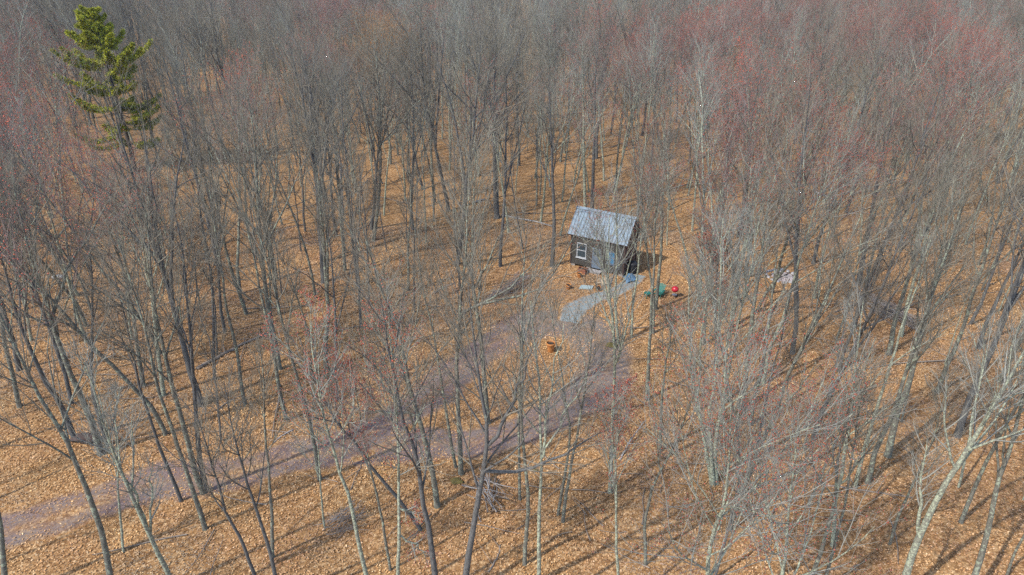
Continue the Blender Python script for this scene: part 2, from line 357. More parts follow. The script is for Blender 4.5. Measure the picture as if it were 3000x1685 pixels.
def hero(base, path, wpx, kind='grey', h=17.0, label=None, limbs_px=(), seed=[100], **k):
    """a tree traced from the photograph: base pixel, pixels up the trunk, trunk width in pixels"""
    seed[0] += 1; g = ground(*base); dist = np.linalg.norm(g - np.array([0, 0, CAM_H]))
    z0 = float(gz(g[0], g[1])); line = [np.zeros(3)]
    for p in path:
        q = on_plane(p[0], p[1], g) - g
        if q[2] > line[-1][2] + .3 and q[2] < h - .5: line.append(q)
    a = line[-1] - line[max(len(line) - 3, 0)] if len(line) > 1 else np.array([0, 0, 1.])
    a = a / max(np.linalg.norm(a), .01); a = a if a[2] > .5 else np.array([0, 0, 1.])
    rem = h - line[-1][2]; rr = np.random.default_rng(seed[0] + 9)
    for j in range(1, 5):
        a = nrm(a * .8 + np.array([0, 0, .2]) + rr.normal(0, .04, 3)); line.append(line[-1] + a * rem / 4)
    r0 = max((wpx if wpx < 12 else 12 + (wpx - 12) * .7) / FPX * dist / 2 * .92, .05); ext = []
    for lp in limbs_px:
        pts = []; tilt = rr.uniform(-.25, .25)
        for j, p in enumerate(lp):
            q = on_plane(p[0], p[1], g) - g; pts.append(q)
        ext.append((pts, r0 * .42))
    big = r0 > .13
    d = dict(crown=.45 if big else .52, limbs=10 if big else 7, k2=5, k3=5, k4=2, sides=10 if big else 7, len1=.35 if big else .28, tw=.72, tw2=.9)
    d.update(k); m = tree_meshes(kind, seed[0], line, r0, extra=ext, origin=np.array([g[0], g[1], z0]), **d)
    words = {'grey': 'grey', 'dark': 'dark-barked', 'lichen': 'pale lichened', 'red': 'red-budded', 'redpale': 'pale red-budded', 'orange': 'orange-budded'}[kind]
    return place_tree(m, (g[0], g[1], z0 - .03), 0, 1, ('stout ' if r0 > .2 else 'slim ' if r0 < .11 else '') + words, label)

# traced trees: bottom centre
hero((1328, 1830), [(1363, 1685), (1390, 1491), (1422, 1339), (1428, 1284), (1427, 1215), (1410, 1130), (1398, 1040)], 27, 'dark', 17,
     'dark furrowed trunk at the bottom middle, forked high, with one long sideways limb',
     [[(1428, 1290), (1455, 1255), (1482, 1215), (1511, 1151), (1530, 1090), (1560, 1010)], [(1415, 1365), (1500, 1370), (1570, 1350), (1640, 1325), (1700, 1285), (1780, 1240)]])
hero((1290, 1790), [(1273, 1685), (1250, 1510), (1234, 1452), (1222, 1346), (1215, 1307), (1187, 1249), (1168, 1178), (1155, 1110), (1144, 1052)], 22, 'dark', 16.5,
     'dark bluish trunk left of the forked dark trunk, leaving the bottom edge')
hero((1281, 1483), [(1273, 1413), (1250, 1315), (1230, 1237), (1207, 1151), (1182, 1013), (1167, 947), (1136, 885)], 20, 'grey', 17,
     'stout grey trunk below the drive with a level limb reaching left', [[(1218, 1217), (1117, 1204), (1040, 1198), (1005, 1195)]])
hero((1351, 1389), [(1344, 1237), (1338, 1120), (1334, 1052), (1342, 955), (1345, 877), (1349, 819)], 17, 'grey', 18,
     'grey trunk at the lower drive edge whose long lichened limb crosses toward the cabin',
     [[(1345, 935), (1388, 900), (1466, 858), (1500, 835), (1560, 770), (1600, 700)], [(1344, 920), (1415, 880), (1531, 869), (1581, 848), (1647, 769), (1680, 690), (1705, 640)]])
hero((1336, 1370), [(1312, 1249), (1297, 1159), (1272, 1032), (1264, 974), (1248, 896)], 10, 'grey', 15)
hero((1430, 1240), [(1418, 1110), (1406, 1000), (1398, 930), (1386, 848), (1377, 794), (1382, 700)], 17, 'grey', 18, 'forking grey trunk inside the leaf island of the drive loop',
     [[(1384, 850), (1415, 800), (1450, 720), (1490, 640)], [(1380, 810), (1350, 740), (1335, 650)]])
hero((1575, 1790), [(1578, 1685), (1586, 1393), (1590, 1315), (1584, 1198), (1582, 1090), (1571, 1032)], 13, 'lichen', 16, 'pale green lichened trunk at the bottom edge, splitting into narrow stems',
     [[(1590, 1318), (1600, 1240), (1609, 1178), (1629, 1020), (1650, 940)], [(1592, 1330), (1640, 1230), (1690, 1140), (1720, 1090)]], limbs=5, k2=3, k3=4, len1=.2)
hero((1537, 1655), [(1541, 1471), (1535, 1374), (1523, 1276), (1521, 1159), (1524, 1071), (1526, 916), (1531, 815)], 12, 'grey', 17.5, None, limbs=9)
hero((1523, 1467), [(1519, 1338), (1518, 1240), (1524, 1071)], 9, 'grey', 13, None, limbs=6)
hero((1648, 1530), [(1660, 1432), (1687, 1284), (1703, 1178), (1726, 1052)], 10, 'grey', 14, 'right stem of the slim leaning pair below the drive bend', limbs=6, k2=5)
hero((1634, 1510), [(1664, 1338), (1672, 1257), (1656, 1178), (1650, 1100)], 9, 'grey', 13, 'left stem of the slim leaning pair below the drive bend', limbs=6, k2=5)
hero((1787, 1444), [(1793, 1315), (1804, 1178), (1807, 1052), (1805, 935), (1795, 850)], 14, 'lichen', 16, 'mottled lichened trunk rising in front of the drive bend',
     [[(1806, 1060), (1830, 1000), (1840, 930), (1856, 850)], [(1805, 1020), (1770, 900), (1740, 820)]], limbs=9)
hero((1896, 1171), [(1897, 1110), (1904, 896), (1912, 819), (1915, 740)], 12, 'grey', 16, 'straight clean grey trunk below the green chairs', limbs=8, crown=.55)
hero((1920, 908), [(1932, 803), (1938, 740), (1940, 650)], 11, 'grey', 16, 'grey trunk just in front of the green chairs', crown=.5)
hero((1913, 978), [(1915, 930), (1914, 860), (1900, 780)], 9, 'grey', 14, None, limbs=7)
hero((1933, 1327), [(1937, 1178), (1947, 1059), (1958, 1010)], 10, 'grey', 10.5, None, limbs=7)
hero((1892, 1651), [(1890, 1530), (1914, 1425), (1972, 1323), (2010, 1240)], 10, 'grey', 12, None, limbs=7)
hero((1818, 1790), [(1812, 1685), (1805, 1590), (1808, 1393), (1800, 1330)], 9, 'redpale', 12, None, limbs=8)
hero((1090, 1780), [(1074, 1685), (1047, 1569), (1023, 1452), (1000, 1401), (985, 1330)], 14, 'redpale', 15, 'pale red-budded tree at the bottom edge left of the paired dark trunks', limbs=10)
hero((1166, 1790), [(1166, 1685), (1168, 1510), (1168, 1393), (1166, 1296), (1162, 1178)], 11, 'redpale', 15.5, 'upright whitish stem with red buds before the dark bluish trunk',
     [[(1172, 1485), (1200, 1495), (1235, 1510)], [(1168, 1565), (1215, 1585), (1255, 1625)]], limbs=9)
hero((1144, 1667), [(1121, 1530), (1094, 1432), (1075, 1340)], 8, 'red', 12, None, limbs=7)
hero((1234, 1549), [(1180, 1471), (1148, 1432), (1090, 1362), (1039, 1284), (1000, 1244)], 12, 'dark', 12, 'dark trunk leaning hard left below the drive', limbs=8)
# bottom right
hero((2172, 1194), [(2183, 1120), (2198, 987), (2210, 880)], 19, 'grey', 16.5, 'stout grey trunk with moss at its foot, right of the drive bend')
hero((2199, 1237), [(2211, 1159), (2228, 1100), (2250, 1000)], 12, 'grey', 14, 'smooth grey trunk with a crooked fork, right beside the moss-footed trunk')
hero((2085, 1420), [(2060, 1257), (2042, 1151), (2032, 1080)], 13, 'lichen', 13, 'left stem of the three-stemmed lichened clump', limbs=9)
hero((2090, 1425), [(2072, 1218), (2094, 1120), (2100, 1000), (2106, 900)], 12, 'lichen', 15.5, 'middle stem of the three-stemmed lichened clump', limbs=9)
hero((2098, 1420), [(2094, 1307), (2113, 1210), (2129, 1120), (2150, 1010), (2175, 900)], 14, 'lichen', 15.5, 'right stem of the three-stemmed lichened clump', [[(2113, 1205), (2160, 1170), (2207, 1143), (2260, 1090)]], limbs=9)
hero((2172, 1444), [(2211, 1339), (2242, 1268), (2273, 1206), (2297, 1120), (2322, 1065), (2373, 968), (2423, 871), (2458, 793)], 15, 'grey', 17.5,
     'long trunk leaning right with a moss clump by its foot', [[(2280, 1200), (2330, 1150), (2355, 1115), (2390, 1060)]])
hero((2601, 1335), [(2629, 1202), (2660, 1128), (2690, 1010), (2720, 900)], 21, 'grey', 17, 'stout grey trunk rooted by the sprawling right-hand log')
hero((2543, 1413), [(2566, 1315), (2621, 1210), (2655, 1100), (2690, 1000)], 15, 'grey', 16.5, None)
hero((2505, 1425), [(2540, 1290), (2590, 1130), (2625, 1020)], 11, 'lichen', 15, None, limbs=8)
hero((2440, 1600), [(2450, 1440), (2465, 1390), (2480, 1290), (2500, 1190)], 12, 'lichen', 13.5, 'mottled tree forking low into pale stems at the lower right', [[(2455, 1420), (2490, 1400), (2540, 1300), (2560, 1200)]], limbs=9)
hero((2625, 1790), [(2656, 1685), (2679, 1608), (2722, 1510), (2761, 1432), (2820, 1350), (2860, 1270)], 24, 'lichen', 16, 'stout pale trunk leaning right at the bottom right', [[(2690, 1590), (2695, 1480), (2690, 1400), (2720, 1290)]])
hero((2835, 1790), [(2855, 1685), (2879, 1608), (2910, 1471), (2925, 1401), (2965, 1310), (2990, 1200)], 17, 'grey', 16, 'grey trunk nearest the bottom right corner')
hero((2350, 1790), [(2379, 1685), (2414, 1569), (2441, 1471), (2450, 1390)], 13, 'grey', 13, None)
hero((2400, 1760), [(2420, 1680), (2445, 1590), (2470, 1500)], 9, 'grey', 12, None, limbs=7)
hero((2060, 1900), [(2075, 1685), (2090, 1560), (2120, 1480)], 17, 'redpale', 13.5, 'wide red-budded crown spreading over the bottom edge right of centre', limbs=16, len1=.62, spread=1.25, k2=8, crown=.3)
hero((2250, 1960), [(2290, 1760), (2310, 1600)], 15, 'redpale', 12.5, 'lower red-budded crown at the bottom edge, right neighbour of the widest one', limbs=14, len1=.55, spread=1.2, crown=.35)
hero((2516, 828), [(2540, 696), (2555, 618), (2570, 530)], 15, 'dark', 17, 'stout dark trunk standing between fire ring and right brush pile')
hero((2602, 1045), [(2621, 948), (2644, 890), (2679, 774), (2718, 657), (2740, 590)], 14, 'grey', 17, 'leaning grey trunk in front of the right brush pile')
hero((2530, 880), [(2545, 800), (2570, 700), (2590, 620)], 9, 'grey', 15, None, limbs=8)
hero((2640, 985), [(2660, 880), (2700, 750)], 10, 'lichen', 14, None, limbs=8)
hero((2235, 1120), [(2260, 1010), (2300, 930), (2330, 830)], 12, 'redpale', 15.5, 'red-budded tree whose crown hides the fire ring', limbs=14, len1=.5, spread=1.15)
hero((2130, 1170), [(2125, 1050), (2140, 960), (2150, 880)], 11, 'redpale', 14, None, limbs=13, len1=.5, spread=1.15)
hero((2060, 1010), [(2070, 900), (2090, 800), (2100, 700)], 11, 'red', 15.5, None, limbs=11, len1=.45)
hero((2040, 1200), [(2050, 1100), (2055, 990)], 9, 'redpale', 12.5, None, limbs=10)
# in front of the cabin
hero((1812, 1010), [(1808, 950), (1803, 880), (1806, 800), (1808, 740)], 9, 'lichen', 12.5, 'lichened tree standing in front of the cabin wall', [[(1806, 900), (1785, 830), (1760, 760), (1735, 700)], [(1806, 890), (1835, 800), (1860, 720), (1880, 660)]], limbs=9, len1=.36)
hero((1800, 1000), [(1795, 930), (1775, 850), (1760, 780), (1752, 720)], 7, 'redpale', 11, 'slim red-budded tree before the cabin door', limbs=10, len1=.4)
hero((1850, 990), [(1852, 900), (1866, 800), (1874, 720)], 8, 'redpale', 12.5, 'red-budded stem before the right end of the cabin', limbs=10, len1=.4)
hero((1617, 780), [(1622, 700), (1624, 650), (1620, 560), (1618, 480), (1616, 400)], 15, 'dark', 17.5, 'dark straight trunk just left of the cabin')
hero((1714, 625), [(1714, 505), (1712, 400), (1710, 250)], 11, 'lichen', 18, 'left of two pale straight trunks rising behind the cabin roof', crown=.5)
hero((1733, 630), [(1738, 543), (1742, 400), (1745, 250)], 13, 'dark', 18.5, 'right of two straight trunks rising behind the cabin roof', crown=.5)
hero((1456, 645), [(1450, 559), (1446, 369), (1446, 291)], 21, 'dark', 19, 'broad dark oak with fanning limbs, standing behind the fallen birch log',
     [[(1447, 400), (1400, 350), (1340, 290), (1280, 230)], [(1447, 350), (1410, 250), (1370, 150), (1345, 90)], [(1447, 330), (1480, 240), (1520, 150), (1545, 80)], [(1447, 380), (1500, 310), (1570, 240), (1610, 190)], [(1448, 300), (1450, 180), (1455, 70)]], limbs=10, k2=8)
# left
hero((297, 1331), [(269, 1237), (230, 1143), (210, 1103), (155, 956), (132, 870), (93, 754)], 21, 'grey', 17, 'stout grey trunk at left beside a thinner dark one', [[(150, 940), (190, 800), (260, 690), (330, 560)]])
hero((316, 1307), [(289, 1218), (273, 1159), (265, 1080), (270, 1000)], 11, 'dark', 14, 'thinner dark trunk hugging the stout grey one at left')
hero((223, 1296), [(176, 1179), (133, 1120), (100, 1050), (66, 968), (40, 880)], 15, 'dark', 16, 'dark leaning trunk with a black hollow at its foot')
hero((345, 1800), [(324, 1685), (297, 1549), (265, 1471), (230, 1386), (211, 1335), (172, 1257), (109, 1151), (80, 1080)], 19, 'grey', 17.5, 'heavy grey trunk leaning left out of the bottom edge, far left')
hero((520, 1790), [(492, 1678), (449, 1589), (418, 1518), (383, 1432), (351, 1362)], 15, 'lichen', 14, 'mottled trunk in the bottom left with upswept stems', [[(430, 1545), (400, 1450), (340, 1360), (290, 1290)], [(440, 1570), (445, 1450), (440, 1350)]])
hero((601, 1550), [(578, 1471), (554, 1401), (523, 1315), (492, 1218), (465, 1140), (427, 968)], 14, 'grey', 16.5, None)
hero((531, 1468), [(480, 1335), (445, 1237), (410, 1140), (390, 1050)], 10, 'dark', 14.5, None, limbs=8)
hero((597, 1444), [(566, 1374), (527, 1218), (500, 1140), (470, 1020)], 18, 'grey', 17, 'left stem of the thick pair standing on the left drive edge')
hero((606, 1440), [(586, 1354), (574, 1237), (566, 1140), (560, 1020)], 15, 'dark', 16.5, 'right stem of the thick pair standing on the left drive edge')
hero((718, 1186), [(707, 1132), (695, 1045), (668, 940), (656, 890), (650, 800)], 11, 'grey', 15)
hero((839, 1229), [(816, 1140), (804, 1045), (784, 948), (761, 851)], 12, 'grey', 16)
hero((937, 1405), [(925, 1335), (906, 1237), (879, 1132), (854, 1045), (827, 948)], 13, 'grey', 16.5)
hero((800, 1639), [(797, 1510), (785, 1374), (777, 1257)], 10, 'grey', 12, None, limbs=6, k2=5)
hero((775, 1790), [(742, 1685), (700, 1580), (660, 1510), (640, 1420)], 11, 'dark', 11.5, None, limbs=9)
hero((825, 1790), [(804, 1667), (761, 1510), (725, 1410)], 12, 'dark', 12.5, None, limbs=9)
hero((955, 1080), [(951, 987), (959, 909), (950, 800), (945, 700)], 17, 'grey', 17.5, 'tall grey twin-topped trunk at left of centre, above the drive', fork=2)
hero((629, 1115), [(625, 987), (620, 880)], 9, 'dark', 13)
hero((20, 1760), [(0, 1560), (-20, 1450)], 15, 'grey', 15)
hero((420, 1130), [(400, 1000), (385, 900), (360, 800)], 12, 'red', 15, None, limbs=13, len1=.48)
hero((480, 1160), [(465, 1050), (452, 930), (440, 830)], 12, 'redpale', 14.5, None, limbs=13, len1=.48)
hero((60, 1200), [(20, 1020), (0, 900)], 12, 'red', 15)

# copied trees: prototypes of each kind
def upright(h, r, lean=.075):
    rr = np.random.default_rng(r); p = [np.zeros(3)]; d = np.array([0, 0, 1.])
    for j in range(7): d = nrm(d + np.array([*rr.normal(0, lean, 2), .08])); p.append(p[-1] + d * h / 7)
    return p
PROTO = []
for kind, h, r0, kw in [('grey', 17, .135, {}), ('grey', 18, .155, dict(fork=2, spread=1.2, len1=.46)), ('grey', 16, .10, dict(limbs=10, len1=.32)), ('dark', 19, .19, dict(fork=3, spread=1.25, len1=.48)), ('dark', 17, .14, dict(spread=1.15, fork=1)),
                        ('lichen', 17, .135, dict(fork=2, spread=1.15)), ('lichen', 16, .11, {}), ('red', 16, .125, dict(limbs=12, len1=.46, spread=1.2, k3=4, k4=3)), ('redpale', 15, .115, dict(limbs=12, len1=.46, spread=1.2, k3=4, k4=3)),
                        ('grey', 10, .065, dict(limbs=8, len1=.3, k2=5, k3=5)), ('lichen', 9, .055, dict(limbs=7, len1=.32, k2=5, k3=5)), ('dark', 11, .075, dict(limbs=8, len1=.28, k2=5, k3=5)),
                        ('orange', 14, .13, dict(limbs=13, len1=.46))]:
    d = dict(crown=.45, limbs=10, k2=5, k3=4, k4=2, len1=.37, sides=8, tw=.50, tw2=.85, gnarl=.10); d.update(kw); sd = 500 + len(PROTO)
    PROTO.append((kind, h, r0, tree_meshes(kind, sd, upright(h, sd), r0, **d)))
BIG = [0, 1, 2, 3, 4, 5, 6]; RED = [7, 8]; SAP = [9, 10, 11]

BUDDY = [(2080, 330, 190), (2230, 430, 150), (2780, 420, 140), (2850, 300, 130), (1950, 560, 150), (1860, 300, 120), (2330, 80, 170), (150, 300, 150), (60, 560, 160), (970, 150, 110), (2600, 150, 160), (430, 720, 120), (1980, 700, 150), (340, 560, 90), (1700, 300, 110)]
KEEP = np.array([ground(*p)[:2] for p in [(960, 1685), (980, 1200), (1150, 960), (1400, 830), (1590, 700), (1960, 740), (2060, 900), (2070, 1685)]])
def inside(p, poly):
    x, y = p; c = False; j = len(poly) - 1
    for i in range(len(poly)):
        if (poly[i][1] > y) != (poly[j][1] > y) and x < (poly[j][0] - poly[i][0]) * (y - poly[i][1]) / (poly[j][1] - poly[i][1]) + poly[i][0]: c = not c
        j = i
    return c
r = np.random.default_rng(21); taken = [t[1][:2] for t in TREES]; SPOTS = []
cell = {}
def near(p, rad):
    cx, cy = int(p[0] // 4), int(p[1] // 4)
    for i in range(cx - 1, cx + 2):
        for j in range(cy - 1, cy + 2):
            for q in cell.get((i, j), ()):
                if math.hypot(p[0] - q[0], p[1] - q[1]) < rad: return True
    return False
def put(p): cell.setdefault((int(p[0] // 4), int(p[1] // 4)), []).append(p)
for t in taken: put(t)
PINE = ground(400, 505); PIT = ground(2290, 808); BRUSH_R = ground(2590, 935); BRUSH_L = ground(1475, 862)
for _ in range(60000):
    y = 10 + 215 * r.random() ** .75; x = (r.random() * 2 - 1) * (.80 * y + 12); p = (x, y)
    rad = 3.7 if y > 62 else 3.5
    if near(p, rad * (.75 + .5 * r.random())): continue
    if np.min(np.hypot(DRIVE[:, 0] - x, DRIVE[:, 1] - y)) < 2.6 or np.min(np.hypot(PATH[:, 0] - x, PATH[:, 1] - y)) < 2.0: continue
    if np.hypot(*(CABC - p)) < 5.2 or inside(p, KEEP): continue
    if any(np.hypot(x - q[0], y - q[1]) < d for q, d in ((PINE, 2.5), (PIT, 2.6), (BRUSH_R, 3.2), (BRUSH_L, 3))): continue
    b = project((x, y, 0)); t = project((x, y, 13))
    if b[1] > 815 and t[1] < 780 and 1640 < (b[0] + t[0]) / 2 < 1880 : continue       # keep the look-through to the cabin
    if any(x0 < qx < x1 and y0 < qy < y1 for qx, qy in [project((x, y, zz)) for zz in range(1, 15, 2)] for x0, x1, y0, y1, pr in GAPS): continue
    if y < 21 and abs(x) < 1.15 * y + 3: continue
    put(p); SPOTS.append((x, y))
def order(p): return math.hypot(p[0], p[1]) + max(0, abs(p[0]) - .76 * p[1] - 2) * 8
SPOTS.sort(key=order)
N_OWN = 300 - len(TREES); FAR = []
i = -1
for x, y in SPOTS:
    c = project((x, y, 11)); red = any(math.hypot(c[0] - a, c[1] - b) < q for a, b, q in BUDDY)
    if y < 29 and abs(x) < 1.2 * y + 3: k = int(r.choice([2, 9, 10, 11, 9]))
    elif math.hypot(c[0] - 1120, c[1] - 190) < 75: k = 12
    elif (red and r.random() < .55) or r.random() < .07: k = int(r.choice(RED))
    elif r.random() < .36: k = int(r.choice(SAP))
    else: k = int(r.choice(BIG))
    if y < PINE[1] and any(80 < cc[0] < 460 and 0 < cc[1] < 300 for cc in [project((x, y, q)) for q in (8, 11, 14, 17)]): k = int(r.choice(SAP)) if r.random() < .6 else None
    if k is None: continue
    if math.hypot(x - PINE[0], y - PINE[1]) < 6 or (y < PINE[1] and y > PINE[1] - 26 and abs(x / y - PINE[0] / PINE[1]) < .10): k = int(r.choice(SAP))
    s = float(r.uniform(.78, 1.2)); rz = float(r.random() * 6.28); z = float(gz(x, y))
    i += 1
    if i < N_OWN:
        kind, h, r0, me = PROTO[k]
        look = {'grey': 'grey', 'dark': 'dark-barked', 'lichen': 'pale lichened', 'red': 'red-budded', 'redpale': 'pale red-budded', 'orange': 'orange-budded'}[kind]
        e_ = place_tree(me, (x, y, z - .05), rz, s, ('slim young ' if k in SAP else '') + look); e_.rotation_euler = (float(r.normal(0, .05)), float(r.normal(0, .05)), rz)
    else: FAR.append((x, y, z - .05, rz, s, k))

# the rest of the wood, too many to count: one mass of the same trees
pc = bpy.data.collections.new('wood_sources')
for j, (kind, h, r0, me) in enumerate(PROTO):
    src = [m for m in me if m is not None]; V, Q_, T_, mi, mats, n = [], [], [], [], [], 0
    for m in src:
        v = np.zeros(len(m.vertices) * 3, np.float32); m.vertices.foreach_get('co', v); lv = np.zeros(len(m.loops), np.int32); m.loops.foreach_get('vertex_index', lv)
        q = lv.reshape(-1, 4 if len(m.loops) == 4 * len(m.polygons) else 3)
        if q.shape[1] == 4: Q_.append(q + n); mi_q = len(mats); mi += [('q', len(q), len(mats))]
        else: T_.append(q + n); mi += [('t', len(q), len(mats))]
        V.append(v.reshape(-1, 3)); n += len(m.vertices); mats.append(m.materials[0])
    me2 = mesh_np('wood_source', np.vstack(V), np.vstack(Q_), mats, T=np.vstack(T_) if T_ else None)
    me2.polygons.foreach_set('material_index', np.concatenate([np.full(c, s_, np.int32) for k_, c, s_ in mi if k_ == 'q'] + [np.full(c, s_, np.int32) for k_, c, s_ in mi if k_ == 't']))
    pc.objects.link(bpy.data.objects.new('wood_source_%02d' % j, me2))
fm = bpy.data.meshes.new('far_wood'); fm.from_pydata([f[:3] for f in FAR], [], [])
for nm, ty, col in (('turn', 'FLOAT', 3), ('size', 'FLOAT', 4), ('which', 'INT', 5)):
    a = fm.attributes.new(nm, ty, 'POINT'); a.data.foreach_set('value', [f[col] for f in FAR])
fw = link('far_wood', fm); fw['kind'] = 'stuff'; fw['label'] = 'mass of bare grey and reddish trees filling the distance'; fw['category'] = 'woodland'
ng = bpy.data.node_groups.new('plant_wood', 'GeometryNodeTree'); ng.interface.new_socket('Geometry', in_out='INPUT', socket_type='NodeSocketGeometry'); ng.interface.new_socket('Geometry', in_out='OUTPUT', socket_type='NodeSocketGeometry')
gi = ng.nodes.new('NodeGroupInput'); go = ng.nodes.new('NodeGroupOutput'); ip = ng.nodes.new('GeometryNodeInstanceOnPoints'); ci = ng.nodes.new('GeometryNodeCollectionInfo')
ci.inputs[0].default_value = pc; ci.inputs[1].default_value = True; ci.inputs[2].default_value = True
def attr(nm, ty):
    a = ng.nodes.new('GeometryNodeInputNamedAttribute'); a.data_type = ty; a.inputs[0].default_value = nm; return a.outputs[0]
cx_ = ng.nodes.new('ShaderNodeCombineXYZ'); ng.links.new(attr('turn', 'FLOAT'), cx_.inputs[2])
ng.links.new(gi.outputs[0], ip.inputs['Points']); ng.links.new(ci.outputs[0], ip.inputs['Instance']); ip.inputs['Pick Instance'].default_value = True
ng.links.new(attr('which', 'INT'), ip.inputs['Instance Index']); ng.links.new(cx_.outputs[0], ip.inputs['Rotation']); ng.links.new(attr('size', 'FLOAT'), ip.inputs['Scale'])
ng.links.new(ip.outputs[0], go.inputs[0]); fw.modifiers.new('plant_wood', 'NODES').node_group = ng

# ------------------------------------------------------------------ loose leaves on the forest floor
def litter(n, y0, y1, name, lab):
    r = np.random.default_rng(31); u = r.random(n); y = np.sqrt(y0 ** 2 + u * (y1 ** 2 - y0 ** 2)) ; x = (r.random(n) * 2 - 1) * (y * (1.10 - (y - 22) / 44 * .30) + 1.5)
    d = np.full(n, 9.0)
    for p in np.vstack([DRIVE[::2], PATH[::2]]): d = np.minimum(d, np.hypot(x - p[0], y - p[1]))
    nz = np.sin(x * 2.1 + np.sin(y * 1.7)) * .3 + r.normal(0, .28, n)
    loc = np.stack([(x - CAB[0]) * CD[0] + (y - CAB[1]) * CD[1], (x - CAB[0]) * CN[0] + (y - CAB[1]) * CN[1]])
    ok = ((d > 1.35 + nz * 1.5) | (r.random(n) < np.where(x < -4, .20, .09))) & ~((loc[0] > -.1) & (loc[0] < CL + .1) & (loc[1] > -.1) & (loc[1] < CW + .1))
    x, y = x[ok], y[ok]; n = len(x); z = gz(x, y) + .015 + r.random(n) * .05
    a = r.random(n) * 6.28; L = r.uniform(.026, .062, n); W = L * r.uniform(.5, .85, n); tx = r.normal(0, .35, n); ty = r.normal(0, .35, n)
    q = np.array([[-1, 0], [0, -1], [1, 0], [0, 1]], float); V = np.zeros((n, 4, 3))
    for k in range(4):
        lx = q[k, 0] * L; ly = q[k, 1] * W
        V[:, k, 0] = x + lx * np.cos(a) - ly * np.sin(a); V[:, k, 1] = y + lx * np.sin(a) + ly * np.cos(a)
        V[:, k, 2] = z + lx * tx + ly * ty + (.02 if k % 2 else 0) * r.random(n)
    pal = np.array([[.42, .27, .145], [.48, .33, .195], [.36, .215, .105], [.27, .155, .075], [.52, .40, .27], [.38, .255, .15], [.22, .15, .10]])
    c = pal[r.choice(7, n, p=[.26, .16, .20, .13, .06, .12, .07])] * r.uniform(.8, 1.12, (n, 1)) * np.array([[1.14, 1.02, .89]])
    drift = np.sin(x * .37 + np.sin(y * .5) * 1.7) * np.sin(y * .43 + np.sin(x * .31) * 2.1) + .5 * np.sin(x * 1.3 + y * .7) * np.sin(y * 1.1 - x * .4)
    dull = np.clip(np.sin(x * .23 + 2 + np.sin(y * .29) * 1.6) * np.sin(y * .19 + np.sin(x * .27 + 1) * 1.9) * 1.7 - .15, 0, .8)[:, None] * (r.random((n, 1)) < .8)
    c = c * (1 - dull) + np.array([[.30, .225, .16]]) * r.uniform(.6, 1.2, (n, 1)) * dull
    c = c * (1 + .16 * drift)[:, None] * np.stack([np.ones(n), 1 + .03 * drift, 1 - .05 * drift], -1)
    Q = np.arange(n * 4).reshape(n, 4)
    m, nt, b = material('dry_leaf', .85, .15); N = NT(nt); at = N.n('ShaderNodeAttribute', attribute_name='tint'); N.l(at.outputs['Color'], b.inputs['Base Color'])
    o = link(name, mesh_np(name, V, Q, m, col=np.repeat(c, 4, axis=0), smooth_=False)); o['kind'] = 'stuff'; o['label'] = lab; o['category'] = 'leaves'
litter(450000, 21, 66, 'leaf_litter', 'dry tan and orange leaves covering the forest floor')

# ------------------------------------------------------------------ cabin
M['siding'] = plain('siding', (.050, .046, .040), .8, .2, .22, 3)
M['gable'] = plain('gable', (.10, .055, .04), .85, .2, .25, 3)
M['trim_dark'] = plain('trim_dark', (.06, .04, .035), .8, .2, .2, 5)
M['roof_metal'] = plain('roof_metal', (.115, .165, .21), .55, .4, .12, 1.5, metal=.1, bump=.04)
nt_ = NT(M['roof_metal'].node_tree); b_ = M['roof_metal'].node_tree.nodes['Principled BSDF']; src_ = b_.inputs['Base Color'].links[0].from_socket
vv_ = nt_.coord('Object', (2.2, .35, 1)); wc_ = nt_.n('ShaderNodeNewGeometry'); st_ = nt_.ramp(nt_.noise(wc_.outputs['Position'], 1.3, 6, .7), [(.50, (0, 0, 0)), (.72, (.75, .75, .75))])
nt_.l(nt_.mix(st_, src_, (.135, .125, .115)), b_.inputs['Base Color'])
M['white_paint'] = plain('white_paint', (.40, .42, .44), .5, .3, .06, 4)
M['glass'] = plain('glass', (.03, .045, .055), .08, .6, .1, 2, bump=0)
M['blue_pane'] = plain('blue_pane', (.045, .14, .24), .5, .3, .15, 4)  # opaque blue base colour for the pane of the second window
M['slate_paint'] = plain('slate_paint', (.10, .13, .17), .55, .3, .15, 4)
M['block'] = plain('block', (.22, .20, .18), .95, .1, .25, 5, bump=.3)
M['brass'] = plain('brass', (.45, .32, .12), .35, .5, .1, 8, metal=.9)
cab = thing('cabin', 'small dark green clapboard cabin with a blue-grey metal gable roof', 'cabin', (CAB[0], CAB[1], 0), -CAB_A)
SL = (CZR - CZE) / (CW / 2); Z0 = .22
fd = MB()
for x in np.linspace(.2, CL - .2, 4):
    for y in (.2, CW - .2): fd.box((x, y, .08), (.4, .4, .32))
fd.build('foundation', M['block'], cab)
def wall_mesh(pts, mat):
    b = MB(); n = len(pts); b.add(pts, [tuple(range(n))]); return b.build('wall', mat, cab)
core = MB()                                                        # body of the house: five-sided prism, 4 cm inside the boards
e = .02; prof = [(e, Z0), (CW - e, Z0), (CW - e, CZE), (CW / 2, CZR - .03), (e, CZE)]
core.add([(e, y, z) for y, z in prof] + [(CL - e, y, z) for y, z in prof], [tuple(range(5))[::-1], tuple(range(5, 10))] + [(i, (i + 1) % 5, (i + 1) % 5 + 5, i + 5) for i in range(5)])
wall = core.build('wall', M['siding'], cab)
step = .165; nb = int((CZE - Z0) / step)
fb = MB().box((CL / 2, 0, 0), (CL, .022, step * 1.12), R=[[1, 0, 0], [0, cos(.1), -sin(.1)], [0, sin(.1), cos(.1)]]).mesh('clapboard', M['siding'])
